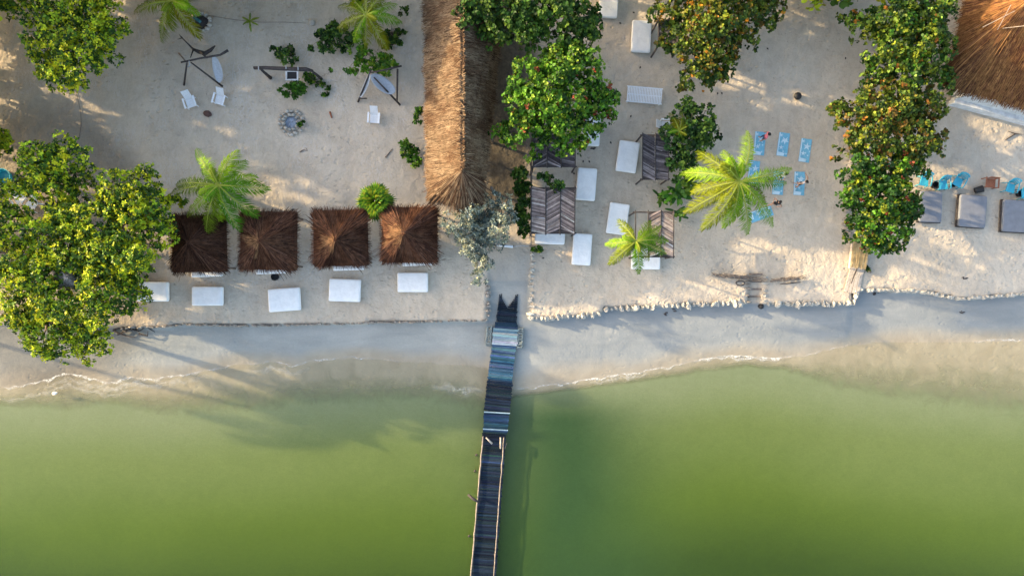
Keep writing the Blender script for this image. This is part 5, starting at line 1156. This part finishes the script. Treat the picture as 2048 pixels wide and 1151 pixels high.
# ------------------------------------------------------------------ people (standing, seen from above)
SKIN = mat('skin', (.42, .24, .16), .6, .06, 8); HAIR = mat('dark_hair', (.02, .015, .012), .5, .2, 20)
PINK = mat('pink_cloth', (.65, .16, .22), .8, .1, 8); NAVY = mat('navy_cloth', (.03, .05, .10), .8, .1, 8); BLK = mat('black_cloth', (.012, .012, .014), .8, .1, 8); PALE = mat('pale_cloth', (.68, .62, .58), .8, .1, 8)
def person(px, py, rz, label, top, bottom, pose, hair_long=True):
    """px,py = where the feet stand. skin-modifier body, y+ = facing"""
    base = wpt(px, py); base.z += .03; t = empty('person', base, R(rz), label, 'person', None)
    J = {'pel': (0, 0, .92), 'wai': (0, .0, 1.08), 'che': (0, .01, 1.28), 'nec': (0, 0, 1.43), 'hd0': (0, .015, 1.50), 'hd1': (0, .02, 1.58), 'hd2': (0, .0, 1.66)}
    Rr = {'pel': .135, 'wai': .115, 'che': .135, 'nec': .052, 'hd0': .068, 'hd1': .088, 'hd2': .075}; E = [('pel', 'wai'), ('wai', 'che'), ('che', 'nec'), ('nec', 'hd0'), ('hd0', 'hd1'), ('hd1', 'hd2')]
    for s, n in ((-1, 'l'), (1, 'r')):
        st = pose['stride'] * s
        J['hip' + n] = (s * .09, 0, .86); J['kne' + n] = (s * .10, st * .5 + .02, .48); J['ank' + n] = (s * .11, st - .03, .08); J['toe' + n] = (s * .12, st + .13, .03)
        Rr['hip' + n] = .095; Rr['kne' + n] = .058; Rr['ank' + n] = .04; Rr['toe' + n] = .035
        sh = (s * .17, 0, 1.38); el, wr, hn = pose['arm' + n]
        J['sho' + n] = sh; J['elb' + n] = el; J['wri' + n] = wr; J['han' + n] = hn; Rr['sho' + n] = .058; Rr['elb' + n] = .038; Rr['wri' + n] = .026; Rr['han' + n] = .034
        E += [('pel', 'hip' + n), ('hip' + n, 'kne' + n), ('kne' + n, 'ank' + n), ('ank' + n, 'toe' + n), ('che', 'sho' + n), ('sho' + n, 'elb' + n), ('elb' + n, 'wri' + n), ('wri' + n, 'han' + n)]
    ks = list(J); me = bpy.data.meshes.new('body'); me.from_pydata([J[k] for k in ks], [(ks.index(a), ks.index(c)) for a, c in E], [])
    o = bpy.data.objects.new('body', me); COL.objects.link(o); md = o.modifiers.new('s', 'SKIN'); md.use_smooth_shade = True
    for k, v in zip(ks, me.skin_vertices[0].data): v.radius = (Rr[k], Rr[k] * (.72 if k in ('che', 'wai', 'pel') else 1))
    me.skin_vertices[0].data[0].use_root = True
    o.modifiers.new('u', 'SUBSURF').levels = 1
    dg = bpy.context.evaluated_depsgraph_get(); m2 = bpy.data.meshes.new_from_object(o.evaluated_get(dg)); o.modifiers.clear(); o.data = m2; m2.name = 'body'
    bm = bmesh.new(); bm.from_mesh(m2); nv = len(bm.faces)
    for n, s in (('l', -1), ('r', 1)):          # fingers rooted in the palms, plus nose and ears
        h = Vector(J['han' + n]); w = Vector(J['wri' + n]); d = (h - w).normalized(); sd = d.cross(Vector((0, 0, 1))); sd = sd.normalized() if sd.length > .1 else Vector((0, 1, 0))
        for q in range(5):
            off = (q - 1.5) * .018 if q < 4 else -.045; ln = (.065, .075, .072, .055, .05)[q]; dd = (d + Vector((0, 0, -.25))).normalized() if q < 4 else (d * .5 - sd).normalized()
            c = h + sd * off + d * .015; pts = [c, c + dd * ln * .5, c + dd * ln + Vector((0, 0, -.012))]
            tmp = MB(); tmp.tube(pts, [.009, .0085, .006], 5); vv = [bm.verts.new(v) for v in tmp.v]; [bm.faces.new([vv[i] for i in f]) for f in tmp.f]
    tmp = MB(); tmp.blob((0, .105, 1.57), (.014, .022, .02), jit=0, seg=6); tmp.blob((-.088, .0, 1.575), (.012, .02, .03), jit=0, seg=6); tmp.blob((.088, .0, 1.575), (.012, .02, .03), jit=0, seg=6)
    vv = [bm.verts.new(v) for v in tmp.v]; [bm.faces.new([vv[i] for i in f]) for f in tmp.f]
    bm.to_mesh(m2); bm.free(); m2.materials.clear(); [m2.materials.append(x) for x in (SKIN, top, bottom)]
    for pl in m2.polygons:
        c = pl.center; mi = 0
        if 1.02 < c.z < 1.42 and abs(c.x) < pose.get('sleeve', .19) and c.y < .25: mi = 1
        if pose.get('leg', .5) < c.z <= 1.02 and abs(c.x) < .24 and abs(c.y) < .5: mi = 2
        if abs(c.x) > .3: mi = 0
        pl.material_index = mi; pl.use_smooth = True
    o.parent = t
    mb = MB(); mb.blob((0, -.015, 1.64), (.10, .115, .085), jit=.03, seg=14, rings=8)
    if hair_long: mb.tube([(0, -.06, 1.62), (0, -.11, 1.5), (0, -.12, 1.34)], [.08, .07, .03], 8)
    else: mb.blob((0, -.1, 1.68), (.05, .05, .05), jit=.03)
    mb.build('hair', HAIR, t, smooth=True); return t
armdown = {'arml': ((-.26, -.03, 1.12), (-.28, .06, .90), (-.28, .09, .83)), 'armr': ((.26, -.03, 1.12), (.28, .06, .90), (.28, .09, .83))}
armout = {'arml': ((-.40, .10, 1.28), (-.55, .25, 1.20), (-.60, .31, 1.18)), 'armr': ((.36, .15, 1.22), (.40, .36, 1.18), (.40, .43, 1.17))}
armhips = {'arml': ((-.38, -.06, 1.18), (-.24, .10, 1.05), (-.19, .14, 1.03)), 'armr': ((.38, -.06, 1.18), (.24, .10, 1.05), (.19, .14, 1.03))}
def offp(x, y, h=1.6): q = W(x, y, h); return (q.x * S + 1024, 575.5 - q.y * S)
a = offp(1538, 268); person(*a, 70, 'person in a pink top and dark leggings standing on the top left starfish towel', PINK, NAVY, dict(stride=.08, leg=.15, sleeve=.25, **armdown), True)
a = offp(1613, 363); person(*a, 30, 'person in a pale top and black shorts standing on the towel right of the palm', PALE, BLK, dict(stride=.1, leg=.62, sleeve=.19, **armout), False)
a = offp(1572, 348); person(*a, 100, 'person beside the right frond tips of the biggest palm, dark hair, pale clothes', PALE, BLK, dict(stride=.05, leg=.6, sleeve=.2, **armdown), False)
a = offp(1560, 404); person(*a, 130, 'person in a black swimsuit walking on the sand below the towels', BLK, BLK, dict(stride=.26, leg=.80, sleeve=.15, **armhips), True)

# ------------------------------------------------------------------ heron wading
b = W(103, 787); t = empty('egret', (b.x, b.y, WATER_Z - .02), R(20), 'white wading bird standing in the shallows at the lower left', 'bird')
mb = MB(); mb.tube([(-.34, 0, .46), (-.22, 0, .50), (0, 0, .52), (.18, 0, .56), (.27, 0, .70), (.25, 0, .88), (.31, 0, .98), (.37, 0, .98)], [.01, .09, .14, .10, .045, .03, .045, .03], 9); mb.build('body', MT['bird'], t, smooth=True)
for s in (-1, 1): mb = MB(); mb.tube([(-.32, s * .06, .47), (-.1, s * .13, .55), (.12, s * .12, .56)], [.02, .06, .03], 6); mb.build('wing', MT['bird'], t, smooth=True); mb = MB(); mb.tube([(0, s * .05, .42), (-.03, s * .05, .2), (0, s * .05, 0), (.07, s * .05, .0)], [.018, .012, .01, .006], 5); mb.build('leg', MT['wood_dark'], t)
mb = MB(); mb.tube([(.36, 0, .98), (.52, 0, .96)], [.016, .004], 5); mb.build('beak', MT['wood_dark'], t)
# seaweed and debris on the beach
rr = random.Random(12)
for x, y, lab in ((1352, 620, 'dark seaweed strand on the beach below the boulder row'), (1334, 628, 'small clump of dark seaweed left of the bigger strand'), (1932, 624, 'dark seaweed scrap on the far right beach'), (1758, 588, 'dark scrap at the foot of the far right wall'), (1930, 556, 'small dark clump lying on the far right sand'),
                  (1186, 296, 'dark fallen leaf between two white daybeds')):
    b = wpt(x, y); mb = MB()
    for k in range(6): a = rr.uniform(0, 6.28); mb.blob((rr.uniform(-.15, .15), rr.uniform(-.1, .1), .02), (rr.uniform(.04, .12), rr.uniform(.02, .05), .02), jit=.3, seg=6, rings=4)
    o = mb.build('seaweed' if y > 580 else 'debris', MT['wood_dark'], None, b); tag(o, lab, 'seaweed' if y > 580 else 'debris')
# fallen leaves littering the daybed yard
for i, (x, y) in enumerate([(1243, 48), (1279, 138), (1263, 230), (1223, 288), (1166, 326), (1180, 326), (1145, 346), (1083, 516), (1537, 100), (1444, 190), (1434, 190), (1270, 27), (1690, 120)]):
    b = wpt(x, y); mb = MB(); a = rr.uniform(0, 6.28); L = .13; mb.add([(0, 0, .03), (L * math.cos(a - .5), L * math.sin(a - .5), .05), (L * 1.6 * math.cos(a), L * 1.6 * math.sin(a), .03), (L * math.cos(a + .5), L * math.sin(a + .5), .05)], [(0, 1, 2, 3)])
    o = mb.build('fallen_leaf', MT['wood_dark'], None, b); tag(o, 'dry dark leaf fallen on the open sand', 'leaf', 'dry leaves on the sand')

# ------------------------------------------------------------------ trees just outside the frame that shade the yard
for i, (x, y, r, h, lab) in enumerate([(-190, -70, 130, 9, 'tall tree beyond the left edge level with the top corner'), (-210, 190, 105, 9, 'tall tree beyond the left edge, second from the top'), (-220, 370, 110, 8.5, 'tall tree beyond the left edge beside the big clump'),
                                       (60, -190, 120, 9, 'tall tree beyond the top edge above the left palm'), (300, -160, 110, 8, 'tree beyond the top edge above the two lounge chairs'), (520, -160, 110, 7.5, 'tall tree beyond the top edge above the baby palm'), (700, -140, 90, 6, 'tree beyond the top edge left of the long roof'),
                                       (1180, -160, 110, 7, 'tree beyond the top edge above the daybeds'), (1450, -150, 120, 7.5, 'tree beyond the top edge above the orange-tipped tree'), (1680, -130, 110, 6, 'tree beyond the top edge above the open right yard')]):
    tree('almond_tree', lab, 'tree', (x, y), [(x, y, r * .6), (x + r * .6, y + r * .3, r * .5), (x - r * .5, y + r * .4, r * .5), (x + r * .1, y - r * .6, r * .5), (x + r * .2, y + r * .6, r * .5), (x + r * .7, y - r * .4, r * .4), (x - r * .1, y + r * .1, r * .6)], [h, h * .85, h * .8, h * .85, h * .75, h * .8, h * .55], YG, group='trees outside the yard', seed=200 + i, size=.42, dens=3.0, tuft=.9, per=6, aspect=.8, trunk_r=.3)

for i, (x, y, lab) in enumerate([(-130, -50, 'unseen low tree added for shade beyond the left edge at the top corner'), (-135, 50, 'unseen low tree added for shade beyond the left edge, second from the top'), (-135, 140, 'unseen low tree added for shade beyond the left edge, third from the top'), (-140, 215, 'unseen low tree added for shade beyond the left edge just above the sunlit gap'), (220, -130, 'unseen low tree added for shade behind the top edge left of the lounge chairs palm'), (450, -120, 'unseen low tree added for shade behind the top edge between the two top palms'), (20, -110, 'unseen low tree added for shade beyond the very top left corner'), (330, -105, 'unseen low tree added for shade behind the top edge right over the lounge chairs palm')]):  # unseen low trees, added to keep low sun off the left yard
    tree('almond_tree', lab, 'tree', (x, y), [(x, y, 52), (x - 25, y + 25, 40), (x + 10, y - 25, 38), (x - 20, y - 30, 38), (x, y, 40)], [4.6, 4.2, 4.2, 4.4, 2.4], YG, group='trees outside the yard', seed=300 + i, size=.42, dens=3.0, tuft=.8, per=6, aspect=.8, trunk_r=.2)
b = wpt(152, 182); o = pole('cord', [Vector((0, 0, .03))] + [wpt(x, y) - b + Vector((0, 0, .03)) for x, y in ((157, 200), (162, 225), (163, 250), (159, 275))], .012, 'rope', None); o.location = b; tag(o, 'thin dark crack in the sand below the top left tree, laid as a cord', 'cord')  # crack line in the sand, modelled as a thin cord
bpy.data.objects['egret'].scale = (.75, .62, .75)
